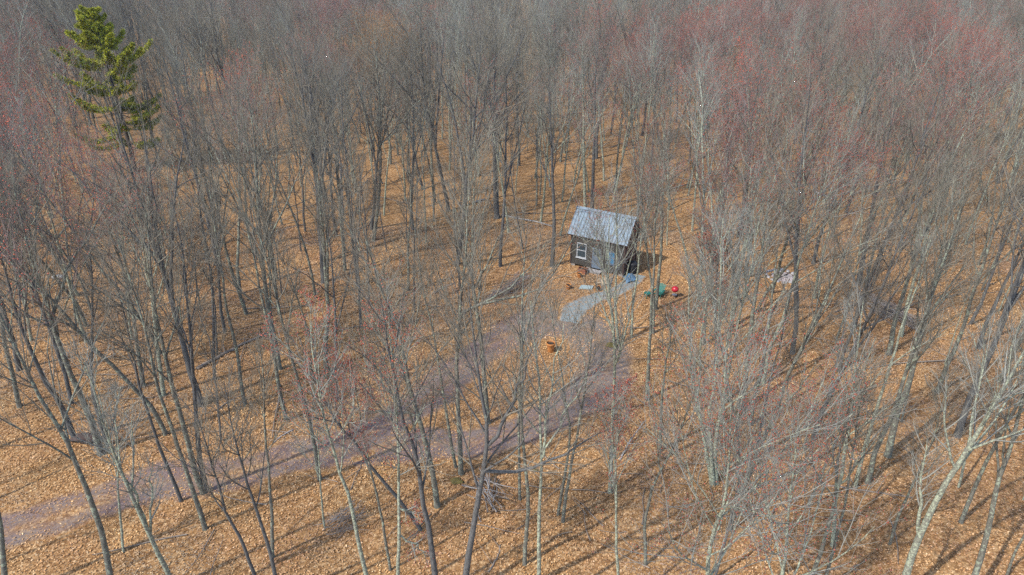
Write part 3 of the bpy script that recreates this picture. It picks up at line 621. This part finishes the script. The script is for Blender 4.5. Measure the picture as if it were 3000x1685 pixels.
for i in range(nb):
    link('clapboard', fb, wall, (0, -.008, Z0 + step * (i + .5))); link('clapboard', fb, wall, (0, CW + .008, Z0 + step * (i + .5)), None, (1, -1, 1))
z = Z0
while z < CZR - .25:
    y0 = 0 if z + step < CZE else (z + step - CZE) / SL; wdt = CW - 2 * y0
    for sx, x in ((1, CL + .010), (-1, -.010)):
        MB().box((0, 0, 0), (.022, wdt - .01, step * 1.1), R=[[cos(.1), 0, sx * sin(-.1)], [0, 1, 0], [sx * sin(.1), 0, cos(.1)]]).build('clapboard', M['gable'] if sx > 0 else M['siding'], wall, loc=(x, CW / 2, z + step / 2))
    z += step
for x, y in ((-.02, -.02), (CL + .02, -.02), (-.02, CW + .02), (CL + .02, CW + .02)):
    MB().box((x, y, (Z0 + CZE) / 2 - .02), (.11, .11, CZE - Z0)).build('corner_post', M['trim_dark'], cab)
OV = .3; LR = CL + 2 * OV; ln = math.hypot(CW / 2 + OV, SL * (CW / 2 + OV)); ra = math.atan(SL)
roof = MB()
for sg in (1, -1):
    ye = -OV if sg > 0 else CW + OV; ze = CZE - SL * OV; t = .07
    P_ = [(-OV, ye, ze), (CL + OV, ye, ze), (CL + OV, CW / 2, CZR), (-OV, CW / 2, CZR)]
    roof.add([(a, b, c) for a, b, c in P_] + [(a, b, c + t) for a, b, c in P_], [(3, 2, 1, 0), (4, 5, 6, 7), (0, 1, 5, 4), (1, 2, 6, 5), (3, 0, 4, 7)])
rf = roof.build('roof', M['trim_dark'], cab)
npan = 19; pw = LR / npan
pm = MB().box((0, ln / 2, .006), (pw - .040, ln + .03, .012)).box((-pw / 2 + .014, ln / 2, .030), (.026, ln + .02, .045)).mesh('roof_panel', M['roof_metal'])
for sg in (1, -1):
    for i in range(npan):
        o = link('roof_panel', pm, rf, (-OV + pw * (i + .5), -OV if sg > 0 else CW + OV, CZE - SL * OV + .075), (ra if sg > 0 else ra, 0, 0 if sg > 0 else pi))
rc = MB().add([(-OV - .01, CW / 2 - .17, CZR + .02), (-OV - .01, CW / 2, CZR + .20), (-OV - .01, CW / 2 + .17, CZR + .02), (CL + OV + .01, CW / 2 - .17, CZR + .02), (CL + OV + .01, CW / 2, CZR + .20), (CL + OV + .01, CW / 2 + .17, CZR + .02)],
              [(0, 3, 4, 1), (1, 4, 5, 2), (0, 1, 2), (3, 5, 4)]); rc.build('ridge_cap', M['roof_metal'], rf)
def window(x0, x1, z0, z1, frame, pane, lab=None, y=-.035):
    w = MB(); b = .055
    for c, d in ((((x0 + x1) / 2, y, z0), (x1 - x0 + 2 * b, .06, b)), (((x0 + x1) / 2, y, z1), (x1 - x0 + 2 * b, .06, b)), ((x0 - b / 2, y, (z0 + z1) / 2), (b, .058, z1 - z0 - b - .002)), ((x1 + b / 2, y, (z0 + z1) / 2), (b, .058, z1 - z0 - b - .002))): w.box(c, d)
    o = w.build('window', frame, cab)
    if lab: o['label'] = lab
    MB().box(((x0 + x1) / 2, y + .012, (z0 + z1) / 2), (x1 - x0, .016, z1 - z0 - b)).build('pane', pane, o)
    MB().box(((x0 + x1) / 2, y - .005, (z0 + z1) / 2), (x1 - x0 - .004, .036, .05)).build('rail', frame, o)
    MB().box(((x0 + x1) / 2, y - .05, z0 - .07), (x1 - x0 + .26, .13, .05)).build('sill', frame, o)
window(.62, 1.42, 1.02, 2.36, M['white_paint'], M['glass'], 'white framed sash window')
window(3.55, 4.15, 1.05, 2.15, M['slate_paint'], M['blue_pane'], 'window with a blue pane')
dr = MB().box((2.5, -.04, 1.27), (.88, .05, 2.02)).build('door', M['slate_paint'], cab)
MB().box((2.5, -.07, 2.32), (1.1, .05, .1)).box((2.0, -.07, 1.27), (.1, .05, 2.0)).box((3.0, -.07, 1.27), (.1, .05, 2.0)).build('door_frame', M['trim_dark'], dr)
MB().box((2.5, -.07, 1.8), (.5, .02, .6)).build('pane', M['glass'], dr)
MB().lathe([(0, 0), (.035, .01), (.04, .03), (.02, .06), (0, .065)], 10, (2.82, -.07, 1.2), R=[[1, 0, 0], [0, 0, -1], [0, 1, 0]]).build('knob', M['brass'], dr)
MB().box((2.5, -.42, .14), (1.3, .62, .08)).box((2.5, -.14, .05), (1.2, .06, .2)).box((2.5, -.70, .05), (1.2, .06, .2)).build('door_step', M['dead_grey'], cab)
MB().box((CL + .03, CW / 2, 3.9), (.03, .4, .45)).build('gable_vent', M['trim_dark'], cab)

# ------------------------------------------------------------------ yard things
M['terracotta'] = plain('terracotta', (.40, .165, .05), .8, .2, .18, 6, bump=.2)
M['soil'] = plain('soil', (.035, .026, .02), .95, .1, .4, 12, bump=.5)
M['green_plastic'] = plain('green_plastic', (.014, .115, .09), .5, .4, .15, 5)
M['enamel_red'] = plain('enamel_red', (.36, .012, .022), .3, .5, .08, 3, bump=0)
M['steel'] = plain('steel', (.42, .42, .43), .35, .5, .1, 8, metal=.9)
M['black_rubber'] = plain('black_rubber', (.015, .015, .018), .6, .3, .2, 6)
M['blue_tarp'] = plain('blue_tarp', (.05, .12, .20), .55, .4, .25, 3, bump=.3)
M['stone'] = plain('stone', (.30, .29, .28), .95, .15, .3, 5, bump=.5)
M['slab'] = plain('slab', (.25, .31, .31), .9, .2, .2, 4, bump=.3)
M['ash'] = plain('ash', (.34, .29, .28), .95, .1, .35, 4, bump=.6)
M['moss'] = plain('moss', (.12, .098, .035), .95, .1, .4, 9, bump=.8)
M['rust_wood'] = plain('rust_wood', (.20, .075, .04), .85, .2, .3, 5)
M['tan_wood'] = plain('tan_wood', (.36, .28, .19), .9, .1, .3, 4, bump=.5)
def gp(px, py): g = ground(px, py); return (float(g[0]), float(g[1]), float(gz(g[0], g[1])))
def pot(px, py, h, R_, label, tilt=0, plant=False):
    t = thing('terracotta_pot', label, 'pot', gp(px, py), 0, 'terracotta pots in the yard'); t.rotation_euler = (tilt, tilt * .6, 0)
    p = [(0, .0), (R_ * .66, .0), (R_ * .70, .02), (R_ * .90, h * .72), (R_ * .92, h * .74), (R_ * 1.04, h * .75), (R_ * 1.06, h * .98), (R_ * 1.0, h), (R_ * .93, h * .98), (R_ * .88, h * .80)]
    MB().lathe(p, 22).build('body', M['terracotta'], t, True)
    MB().lathe([(R_ * .89, h * .83), (R_ * .5, h * .86), (0, h * .88)], 16).build('soil', M['soil'], t, True)
    if plant:
        for k in range(7):
            a = k * 2.4; MB().tube([(cos(a) * R_ * .3, sin(a) * R_ * .3, h * .8), (cos(a) * R_ * .5, sin(a) * R_ * .5, h * 1.1), (cos(a + .3) * R_ * .8, sin(a + .3) * R_ * .8, h * 1.32)], [.012, .008, .004], 4).build('stem', M['dead_wood'], t)
    return t
pot(1613, 1031, .78, .31, 'tall banded terracotta pot standing alone beside the drive loop', 0, True)
pot(1697, 812, .40, .23, 'terracotta pot near the cabin wall below the white window')
pot(1664, 846, .44, .22, 'terracotta pot farthest left of the cabin, out on the leaves', .12)
pot(1749, 848, .42, .21, 'terracotta pot tipped over in front of the cabin door', .75)
t = thing('kettle_grill', 'red kettle grill with a domed lid on three legs', 'grill', gp(1975, 872))
MB().lathe([(.0, .52), (.14, .53), (.22, .58), (.27, .66), (.285, .74)], 24).build('bowl', M['enamel_red'], t, True)
ld = MB().lathe([(.293, .745), (.290, .80), (.25, .90), (.17, .97), (.07, 1.0), (0, 1.005)], 24).build('lid', M['enamel_red'], t, True)
MB().tube([(-.06, 0, 1.0), (-.06, 0, 1.06), (.06, 0, 1.06), (.06, 0, 1.0)], .012, 6).build('handle', M['black_rubber'], ld)
MB().lathe([(.0, .93), (.045, .935), (.045, .94), (0, .945)], 10, (.14, .0, .02)).build('vent', M['steel'], ld)
for k in range(3):
    a = k * 2.094 + .4; lg = MB().tube([(cos(a) * .17, sin(a) * .17, .58), (cos(a) * .27, sin(a) * .27, .0)], .013, 6).build('leg', M['steel'], t)
    if k < 2: MB().lathe([(.05, -.02), (.085, -.02), (.085, .02), (.05, .02)], 14, (cos(a) * .27, sin(a) * .27, .085), R=[[1, 0, 0], [0, 0, -1], [0, 1, 0]]).build('wheel', M['black_rubber'], lg)
MB().lathe([(0, .25), (.2, .25), (.2, .262), (0, .262)], 16).build('ash_pan', M['steel'], t)
t = thing('adirondack_chair', 'green high-backed garden chair beside the red grill', 'chair', gp(1930, 868), radians(-35))
for k in range(5):
    u = (k - 2) * .115; MB().beam((u * .9, .20, .30), (u * 1.25, .52, 1.02 - abs(k - 2) * .045), .105, .022, (0, -1, .4)).build('back_slat', M['green_plastic'], t)
for k in range(6): MB().box((0, -.40 + k * .115, .37 - k * .022), (.56, .10, .022), R=[[1, 0, 0], [0, cos(-.18), -sin(-.18)], [0, sin(-.18), cos(-.18)]]).build('seat_slat', M['green_plastic'], t)
for sx in (-1, 1):
    MB().box((sx * .35, -.12, .56), (.14, .72, .024)).build('armrest', M['green_plastic'], t)
    MB().box((sx * .31, -.42, .275), (.03, .10, .55)).build('leg', M['green_plastic'], t)
    MB().beam((sx * .29, -.40, .33), (sx * .29, .62, .03), .03, .11).build('leg', M['green_plastic'], t)
    MB().beam((sx * .33, .19, .55), (sx * .33, .22, .16), .03, .08, (0, 1, 0)).build('leg', M['green_plastic'], t)
MB().beam((-.3, .40, .66), (.3, .40, .66), .03, .07).build('back_rail', M['green_plastic'], t)
t = thing('side_table', 'low green slatted table left of the green chair', 'table', gp(1897, 872), radians(20))
for k in range(5): MB().box((0, -.22 + k * .11, .44), (.52, .095, .02)).build('top_slat', M['green_plastic'], t)
for sx in (-1, 1):
    for sy in (-1, 1): MB().box((sx * .22, sy * .19, .215), (.045, .045, .43)).build('leg', M['green_plastic'], t)
    MB().box((sx * .22, 0, .40), (.03, .33, .055)).build('apron', M['green_plastic'], t)
def lump(name, label, cat, px, py, dims, mat, seed, n=14, m=9, amp=.18, part='body', sink=.12, rz=0, group=None):
    rr = np.random.default_rng(seed); ph = rr.random((6, 3)) * 6.28; fr = rr.normal(0, 1.7, (6, 3)); V = []
    for i in range(m + 1):
        th = pi * i / m
        for k in range(n):
            a = 2 * pi * k / n; d = np.array([sin(th) * cos(a), sin(th) * sin(a), cos(th)])
            s_ = 1 + amp * sum(sin(float(fr[q] @ d) * 1.5 + ph[q, 0]) for q in range(6)) / 2.4; V.append(d * s_ * np.array(dims) / 2)
    F = [(i * n + k, (i + 1) * n + k, (i + 1) * n + (k + 1) % n, i * n + (k + 1) % n) for i in range(m) for k in range(n)]
    o = MB().add(V, F).build(name, mat, None, True); g = gp(px, py); o.location = (g[0], g[1], g[2] + dims[2] * (.5 - sink)); o.rotation_euler = (0, 0, rz)
    return tag(o, label, cat, group)
t = thing('tarp_heap', 'crumpled blue tarp draped over a heap at the cabin corner', 'tarp', gp(1842, 822), .5)
rr = np.random.default_rng(4); n = 16; gx, gy = np.meshgrid(np.linspace(-.6, .6, n), np.linspace(-.5, .5, n)); hz = .62 * np.exp(-(gx ** 2 * 1.6 + gy ** 2 * 5)) + .05 * np.sin(gx * 9 + gy * 5) + rr.normal(0, .02, gx.shape)
I = np.arange(n * n).reshape(n, n); link('sheet', mesh_np('sheet', np.stack([gx, gy, hz.clip(.01) + .02], -1), np.stack([I[:-1, :-1], I[:-1, 1:], I[1:, 1:], I[1:, :-1]], -1).reshape(-1, 4), M['blue_tarp'], smooth_=False), t)
MB().box((-.1, 0, .2), (.5, .4, .36)).box((.25, .05, .10), (.3, .3, .2)).build('crates', M['dead_wood'], t)
t = thing('covered_bin', 'black covered bin against the dark gable end of the cabin', 'bin', gp(1852, 800), -CAB_A)
MB().lathe([(.0, 0), (.36, .0), (.40, .1), (.42, .85), (.44, .95)], 16).build('body', M['black_rubber'], t, True)
MB().lathe([(.47, .94), (.46, 1.0), (.30, 1.12), (.08, 1.16), (0, 1.165)], 16).build('lid', M['black_rubber'], t, True)
t = thing('planter_box', 'rusty brown wooden planter box below the white window', 'planter', gp(1707, 800), -CAB_A)
for sy in (-1, 1): MB().box((0, sy * .22, .25), (.72, .03, .46)).build('side_board', M['rust_wood'], t)
for sx in (-1, 1): MB().box((sx * .375, 0, .25), (.03, .48, .50)).build('end_board', M['rust_wood'], t)
MB().box((0, 0, .36), (.715, .40, .06)).build('soil', M['soil'], t)
t = thing('garden_post', 'thin dark iron garden hook standing on the leaves by the planter', 'hook', gp(1713, 838))
MB().tube([(0, 0, -.2), (0, 0, 1.5), (.05, 0, 1.66), (.17, 0, 1.72), (.27, 0, 1.64), (.28, 0, 1.55)], .022, 7).build('rod', M['black_rubber'], t, True)
MB().lathe([(.09, .0), (.09, .02), (.02, .05)], 10).build('foot', M['black_rubber'], t)
o = MB().add([(-.62, -.3, 0), (.5, -.38, 0), (.68, .22, 0), (-.35, .36, 0), (-.62, -.3, .09), (.5, -.38, .09), (.68, .22, .09), (-.35, .36, .09)], [(3, 2, 1, 0), (4, 5, 6, 7), (0, 1, 5, 4), (1, 2, 6, 5), (2, 3, 7, 6), (3, 0, 4, 7)]).build('stone_slab', M['slab'], None, loc=gp(1716, 843))
tag(o, 'flat blue-green stone slab on the leaves before the cabin', 'slab')
t = thing('driftwood_stump', 'pale weathered root stump in front of the cabin door', 'stump', gp(1772, 835))
rr = np.random.default_rng(12); MB().lathe([(.34, -.05), (.30, .15), (.24, .4), (.22, .62), (.15, .66), (0, .6)], 11).build('stump', M['tan_wood'], t)
for k in range(7):
    a = k * .9 + .3; L = rr.uniform(.5, .95); MB().tube([(cos(a) * .18, sin(a) * .18, .22), (cos(a) * L * .6, sin(a) * L * .6, .22 + rr.uniform(-.05, .3)), (cos(a + .3) * L, sin(a + .3) * L, rr.uniform(.05, .45))], [.11, .075, .03], 6).build('root', M['tan_wood'], t, True)

# brush piles, deadwood, logs
STICK = []
for k in range(10):
    rr = np.random.default_rng(60 + k); p = np.zeros((6, 3)); p[:, 0] = np.linspace(-.5, .5, 6); p[1:, 1:] = np.cumsum(rr.normal(0, .018, (5, 2)), axis=0)
    STICK.append([MB().tube(p, np.linspace(.5, .16, 6) * .02, 5).mesh('stick', M[m], True) for m in ('dead_wood', 'dead_grey')])
def brush(px0, px1, label, n, width, height, ln, thick, seed, fan=.22, name='brush_pile'):
    a = ground(*px0)[:2]; b = ground(*px1)[:2]; c = (a + b) / 2; d = b - a; L = np.linalg.norm(d); ang = math.atan2(d[1], d[0]); rr = np.random.default_rng(seed)
    t = thing(name, label, 'brush pile', (c[0], c[1], float(gz(*c))), ang)
    for k in range(n):
        l = rr.uniform(*ln); x = rr.uniform(-.5, .5) * max(L - l * .6, .5); y = rr.normal(0, width * .4); top = height * math.exp(-(y / width) ** 2 * 2.2) * (1 - .5 * abs(x) / L * 2)
        z = .05 + rr.random() ** .7 * max(top, .05); th = rr.uniform(*thick) * 100 / 2
        o = link('stick', STICK[k % 10][int(rr.random() < .45)], t, (x, y, z), (rr.uniform(0, 6), rr.normal(0, .10) , rr.normal(0, fan) + (pi if rr.random() < .5 else 0)), (l, th, th))
    return t
brush((2528, 878), (2690, 968), 'long heap of cut branches on the leaves at the right', 160, 1.1, 1.3, (2.2, 5.0), (.016, .042), 5)
brush((1425, 892), (1560, 808), 'heap of cut branches left of the cabin, behind the slim trunks', 110, .95, 1.0, (2.0, 4.6), (.016, .045), 6)
brush((960, 1560), (1060, 1500), 'low tangle of dark brush at the bottom left of centre', 60, .8, .6, (1.2, 2.6), (.012, .03), 8, .5)
brush((1405, 1410), (1470, 1500), 'broken grey poles fallen in a heap behind the dark forked trunk', 20, .7, .7, (1.6, 3.2), (.035, .10), 9, .6, 'deadwood_heap')
def log(p0, p1, rad, mat, label, name='fallen_log', bend=.12, seed=1, stubs=3, lift=.0):
    a = ground(*p0); b = ground(*p1); rr = np.random.default_rng(seed); n = 9; s_ = np.linspace(0, 1, n)[:, None]
    P = a + (b - a) * s_; d = nrm((b - a)[None])[0]; side = np.array([-d[1], d[0], 0]); P = P + side * (np.sin(s_ * 3.1) * bend * rr.choice([-1, 1])) + rr.normal(0, rad * .25, (n, 3)) * np.array([1, 1, .3])
    P[:, 2] = gz(P[:, 0], P[:, 1]) + rad * .7 + lift * s_[:, 0]; o0 = P[0].copy(); P = P - o0
    t = thing(name, label, 'log', tuple(o0)); R_ = rad * np.linspace(1, .55, n); V, Q_ = tubes(P[None], R_[None], 9)
    bm = MB().add(V, Q_); bm.F += [tuple(range(9))[::-1], tuple(range(9 * (n - 1), 9 * n))]; bm.build('stem', M[mat], t, True)
    for k in range(stubs):
        i = rr.integers(2, n - 1); az = rr.normal(0, 1); q = P[i]; u = nrm((side * rr.choice([-1, 1]) * 1.0 + d * .6 + np.array([0, 0, .45 * abs(az)]))[None])[0]; l = rr.uniform(.6, 1.8)
        MB().tube([q, q + u * l * .5, q + u * l + np.array([0, 0, .05])], [rad * .4, rad * .28, rad * .1], 5).build('branch', M[mat], t, True)
log((1470, 640), (1624, 667), .11, 'birch', 'white birch log lying left of the cabin, behind it', seed=2)
log((1386, 603), (1421, 592), .13, 'birch', 'short pale broken log left of the broad oak', seed=3, stubs=1)
log((578, 1086), (790, 972), .13, 'dead_wood', 'long dark log lying on the slope left of the drive', seed=4)
log((2408, 1417), (2668, 1462), .06, 'dead_wood', 'thin sprawling log across the leaves at lower right', seed=5, stubs=4)
log((2322, 349), (2476, 428), .17, 'dead_grey', 'grey fallen trunk high at the right, far behind the fire ring', seed=6)
log((2194, 431), (2312, 508), .12, 'dead_grey', 'fallen trunk below the far grey one at right', seed=7)
log((2388, 562), (2460, 600), .13, 'birch', 'pale bleached log between the far fallen trunks and the fire ring', seed=8, stubs=1)
log((1430, 1672), (1466, 1596), .05, 'dead_wood', 'short crooked branch lying at the bottom middle', name='fallen_branch', seed=9, stubs=2)
log((1816, 1352), (1890, 1253), .05, 'dead_grey', 'bare fallen branch right of the mottled lichened trunk', name='fallen_branch', seed=10, stubs=4, lift=.5)
log((860, 1260), (800, 1300), .05, 'dead_grey', 'short fallen branch on the leaves just above the left drive', name='fallen_branch', seed=11, stubs=2)
log((1270, 860), (1335, 830), .09, 'dead_wood', 'rotting log left of the branch heap near the cabin', seed=12)
log((640, 1200), (700, 1160), .06, 'dead_wood', 'fallen limb between the left trunks above the drive', name='fallen_branch', seed=13)

rr = np.random.default_rng(91); n = 1500; yy = np.sqrt(23 ** 2 + rr.random(n) * (110 ** 2 - 23 ** 2)); xx = (rr.random(n) * 2 - 1) * .8 * yy; okk = np.array([min(np.hypot(DRIVE[:, 0] - a, DRIVE[:, 1] - b).min(), np.hypot(PATH[:, 0] - a, PATH[:, 1] - b).min()) > 2 and np.hypot(*(CABC - (a, b))) > 4.5 for a, b in zip(xx, yy)]); xx, yy = xx[okk], yy[okk]; n = len(xx)
ll = rr.uniform(.35, 1.5, n) * np.where(rr.random(n) < .08, 2.2, 1); aa = rr.random(n) * 6.28; sp_ = np.linspace(-1, 1, 4)[None] * ll[:, None]; px_ = xx[:, None] + sp_ * np.cos(aa)[:, None] + rr.normal(0, .06, (n, 4)); py_ = yy[:, None] + sp_ * np.sin(aa)[:, None] + rr.normal(0, .06, (n, 4))
P = np.stack([px_, py_, gz(px_, py_) + .06 + rr.random((n, 1)) * .08], -1); V, Q_ = tubes(P, (ll * .018 + .012)[:, None] * np.linspace(1, .45, 4)[None], 4)
o = link('twig_debris', mesh_np('twig_debris', V, Q_, M['dead_wood'])); o['kind'] = 'stuff'; o['label'] = 'dead sticks strewn over the leaves'; o['category'] = 'sticks'
t = thing('fire_ring', 'ring of grey stones round a pale ash bed, right of the grill', 'fire pit', (PIT[0], PIT[1], float(gz(PIT[0], PIT[1]))))
rr = np.random.default_rng(3)
for k in range(15):
    a = k * 2 * pi / 15 + rr.normal(0, .05); o = lump('stone', '', '', 0, 900, (rr.uniform(.35, .55), rr.uniform(.3, .42), rr.uniform(.25, .38)), M['stone'], 70 + k, 9, 6, .25)
    o.parent = t; o.location = (cos(a) * 1.3, sin(a) * 1.3, .10); o.rotation_euler = (0, 0, a + 1.57); del o['label']; del o['category']
n = 18; gx, gy = np.meshgrid(np.linspace(-1, 1, n), np.linspace(-1, 1, n)); rad_ = np.hypot(gx, gy); I = np.arange(n * n).reshape(n, n); sc_ = np.maximum(np.abs(gx), np.abs(gy)) / np.maximum(rad_, 1e-6)
hz = .16 * (1 - (rad_ * sc_) ** 2) + rr.normal(0, .02, gx.shape)
link('ash_bed', mesh_np('ash_bed', np.stack([gx * sc_ * 1.15, gy * sc_ * 1.15, hz.clip(.01) + .03], -1), np.stack([I[:-1, :-1], I[:-1, 1:], I[1:, 1:], I[1:, :-1]], -1).reshape(-1, 4), M['ash']), t)
for k in range(5):
    a = k * 1.3; MB().tube([(cos(a) * .9, sin(a) * .9, .12), (cos(a + 2.6) * .6, sin(a + 2.6) * .6, .3)], [.06, .045], 7).build('charred_log', M['soil'] if k % 2 else M['dead_grey'], t, True)
lump('boulder', 'small pale boulder on the leaves at far left', 'rock', 172, 822, (.9, .6, .4), M['stone'], 20)
lump('tree_stump', 'pale tan cut stump behind the fire ring', 'stump', 2196, 688, (1.0, .8, .55), M['tan_wood'], 21, amp=.12)
for k, (px, py, w, lab) in enumerate([(2152, 1459, .8, 'yellow-green moss clump at the foot of the long leaning trunk'), (2406, 1302, .6, 'small moss clump alone on the leaves at lower right'), (2172, 1202, 1.3, 'moss cushion ringing the foot of the stout trunk right of the drive'),
                                      (1792, 1013, 1.6, 'flat mossy patch at the outer bend of the drive'), (1340, 1412, 1.3, 'moss cushion at the foot of the trunk by the lower drive edge'), (1568, 1380, .6, 'tiny moss clump beside the pale green lichened trunk'), (955, 1092, 1.2, 'moss cushion at the foot of the twin-topped trunk')]):
    lump('moss_clump', lab, 'moss', px, py, (w * .55, w * .4, .10), M['moss'], 40 + k, 16, 8, .35, group='moss clumps on the leaves')
lump('root_mound', 'dark earthy hollow mound at the foot of the left leaning trunk', 'mound', 250, 1300, (1.5, .8, .5), M['trim_dark'], 33, 16, 9, .3)

# dead birch snag
g = ground(1003, 625); z0 = float(gz(g[0], g[1])); ps = [on_plane(x, y, g) - g for x, y in ((1003, 625), (1001, 580), (1000, 545), (998, 510), (996, 476))]
t = thing('dead_snag', 'white dead birch trunk snapped off at the top, left of the broad oak', 'tree', (g[0], g[1], z0 - .1))
MB().tube(ps, [.17, .15, .14, .13, .11], 9).build('trunk', M['birch'], t, True)
MB().tube([ps[-1], ps[-1] + np.array([-.5, 0, .25]), ps[-1] + np.array([-.9, .1, .3])], [.08, .05, .03], 6).build('broken_limb', M['dead_grey'], t, True)
MB().tube([ps[2], ps[2] + np.array([.4, -.2, .5])], [.05, .02], 6).build('broken_limb', M['birch'], t, True)

# ------------------------------------------------------------------ the one evergreen
def needle_mat():
    m, nt, b = material('needles', .7, .25); N = NT(nt); at = N.n('ShaderNodeAttribute', attribute_name='tint'); N.l(at.outputs['Color'], b.inputs['Base Color'])
    b.inputs['Transmission Weight'].default_value = 0; return m
M['needles'] = needle_mat(); M['pine_bark'] = bark('pine_bark', (.05, .042, .036), (.13, .11, .095), (.2, .2, .17), -.02)
pine = thing('pine_tree', 'tall green pine, the only evergreen, standing among bare trees', 'tree', (PINE[0], PINE[1], float(gz(PINE[0], PINE[1])) - .1))
rr = np.random.default_rng(77); PH = 19.3
tp = np.stack([np.cumsum(rr.normal(0, .05, 14)), np.cumsum(rr.normal(0, .05, 14)), np.linspace(0, PH, 14)], -1)
MB().tube(tp, np.linspace(.30, .03, 14), 10).build('trunk', M['pine_bark'], pine, True)
wh = [3.6, 5.2, 6.0, 7.6, 8.4, 9.9, 10.5, 11.2, 12.7, 13.3, 13.9, 15.2, 15.8, 16.9, 17.4, 18.2, 18.7]
for wi, zc in enumerate(wh):
    f = (zc - 4.5) / (PH - 4.5); reach = (4.9 if f < .5 else 4.9 * (1 - ((f - .5) / .5) ** 1.3) + .55); nb_ = 5; a0 = rr.random() * 6.28
    for k in range(nb_):
        if rr.random() < (.34 if f < .42 else .14): continue
        a = a0 + k * 2 * pi / nb_ + rr.normal(0, .22); L = reach * rr.uniform(.5, 1.2); rise = -.05 + .55 * f + rr.normal(0, .08); z = zc + rr.normal(0, .25); s_ = np.linspace(0, 1, 7)
        cx0 = np.interp(z, tp[:, 2], tp[:, 0]); cy0 = np.interp(z, tp[:, 2], tp[:, 1])
        P = np.stack([cx0 + cos(a) * L * s_, cy0 + sin(a) * L * s_, z + L * (rise * s_ - .28 * s_ * (1 - s_) * 2 + .12 * s_ ** 2)], -1); P[1:] += rr.normal(0, .05, (6, 3))
        b = MB().tube(P, np.linspace(.065, .015, 7) * (.6 + .4 * (1 - f)), 6).build('bough', M['pine_bark'], pine, True)
        ns = int(24 + L * 24); pos = []
        for q in range(ns):
            u = rr.uniform(.22, 1.0); i = min(int(u * 6), 5); c = P[i] + (P[i + 1] - P[i]) * (u * 6 - i); w = .95 * (1 - u) ** .6 * min(L, 3) * .38 + .18; sd = rr.choice([-1, 1]) * rr.uniform(.1, 1) * w
            for e_ in range(3): pos.append(c + np.array([-sin(a), cos(a), 0]) * sd * (e_ + 1) / 3 + np.array([cos(a), sin(a), 0]) * abs(sd) * .5 * (e_ + 1) / 3 + np.array([0, 0, rr.uniform(.0, .16)]))
        pos = np.array(pos); m = len(pos); nn = 9; D = nrm(rr.normal(0, 1, (m, nn, 3)) + np.array([cos(a) * .6, sin(a) * .6, .75])); W_ = nrm(np.cross(D, rr.normal(0, 1, (m, nn, 3)))) * .05; LL = rr.uniform(.18, .40, (m, nn, 1))
        A = pos[:, None] + D * 0; V = np.stack([A - W_, A + W_, A + D * LL], 2).reshape(-1, 3); col = np.array([[.37, .39, .035]]) * rr.uniform(.3, 1.2, (m, 1)) + np.array([[.03, .0, .0]]) * rr.random((m, 1)); col = np.repeat(col, nn * 3, axis=0)
        nd = link('needles', mesh_np('needles', V, None, M['needles'], T=np.arange(len(V)).reshape(-1, 3), col=col, smooth_=False), b); nd['kind'] = 'stuff'

# ------------------------------------------------------------------ names for the trees: which one is it
MARKS = [('cabin', CABC), ('green pine', PINE[:2]), ('red grill', ground(1975, 872)[:2]), ('lone terracotta pot', ground(1613, 1031)[:2]), ('right brush heap', BRUSH_R[:2]), ('fire ring', PIT[:2]), ('broad dark oak', ground(1456, 645)[:2]),
         ('white dead snag', ground(1003, 625)[:2]), ('long dark log', ground(680, 1030)[:2]), ('left branch heap', BRUSH_L[:2]), ('grey fallen trunk', ground(2400, 390)[:2]), ('pale boulder', ground(172, 822)[:2]), ('thin sprawling log', ground(2540, 1440)[:2]), ('low dark brush tangle', ground(1010, 1530)[:2]), ('root mound', ground(250, 1300)[:2])]
ORD = ['', 'closest', 'second closest', 'third closest', 'fourth closest', 'fifth closest', 'sixth closest', 'seventh closest', 'eighth closest', 'ninth closest', 'tenth closest', 'eleventh closest', 'twelfth closest', 'thirteenth closest', 'fourteenth closest', 'fifteenth closest', 'sixteenth closest', 'seventeenth closest', 'eighteenth closest', 'nineteenth closest', 'twentieth closest'] + ['%s closest' % w for w in ['twenty-' + q for q in 'first second third fourth fifth sixth seventh eighth ninth'.split()] + ['thirtieth'] + ['thirty-' + q for q in 'first second third fourth fifth sixth seventh eighth ninth'.split()] + ['fortieth'] + ['forty-' + q for q in 'first second third fourth fifth sixth seventh eighth ninth'.split()]]
buckets = {}
for e_, p, look, lab in TREES:
    e_['group'] = 'bare trees of the wood'
    if lab: e_['label'] = lab; continue
    nm, c = min(MARKS, key=lambda q: math.hypot(q[1][0] - p[0], q[1][1] - p[1])); dx, dy = p[0] - c[0], p[1] - c[1]
    side = ('left of' if dx < 0 else 'right of') if abs(dx) > abs(dy) else ('behind' if dy > 0 else 'in front of')
    buckets.setdefault((nm, side, look), []).append((math.hypot(dx, dy), e_))
for (nm, side, look), lst in buckets.items():
    lst.sort(key=lambda q: q[0])
    for k, (d, e_) in enumerate(lst): e_['label'] = '%s tree, %s such %s the %s' % (look, ORD[k + 1], side, nm)

# ------------------------------------------------------------------ the air between here and the far trees
hm = bpy.data.materials.new('air'); hm.use_nodes = True; hn = hm.node_tree; hn.nodes.clear(); ho = hn.nodes.new('ShaderNodeOutputMaterial'); hv = hn.nodes.new('ShaderNodeVolumePrincipled')
hv.inputs['Color'].default_value = (.62, .78, 1.0, 1); hv.inputs['Density'].default_value = .00012; hn.links.new(hv.outputs[0], ho.inputs['Volume'])
hz_ = MB().box((0, 430, 13.5), (3200, 4200 - 240, 33)).build('haze', hm); hz_['kind'] = 'stuff'; hz_['label'] = 'thin bluish air over the whole wood'; hz_['category'] = 'haze'
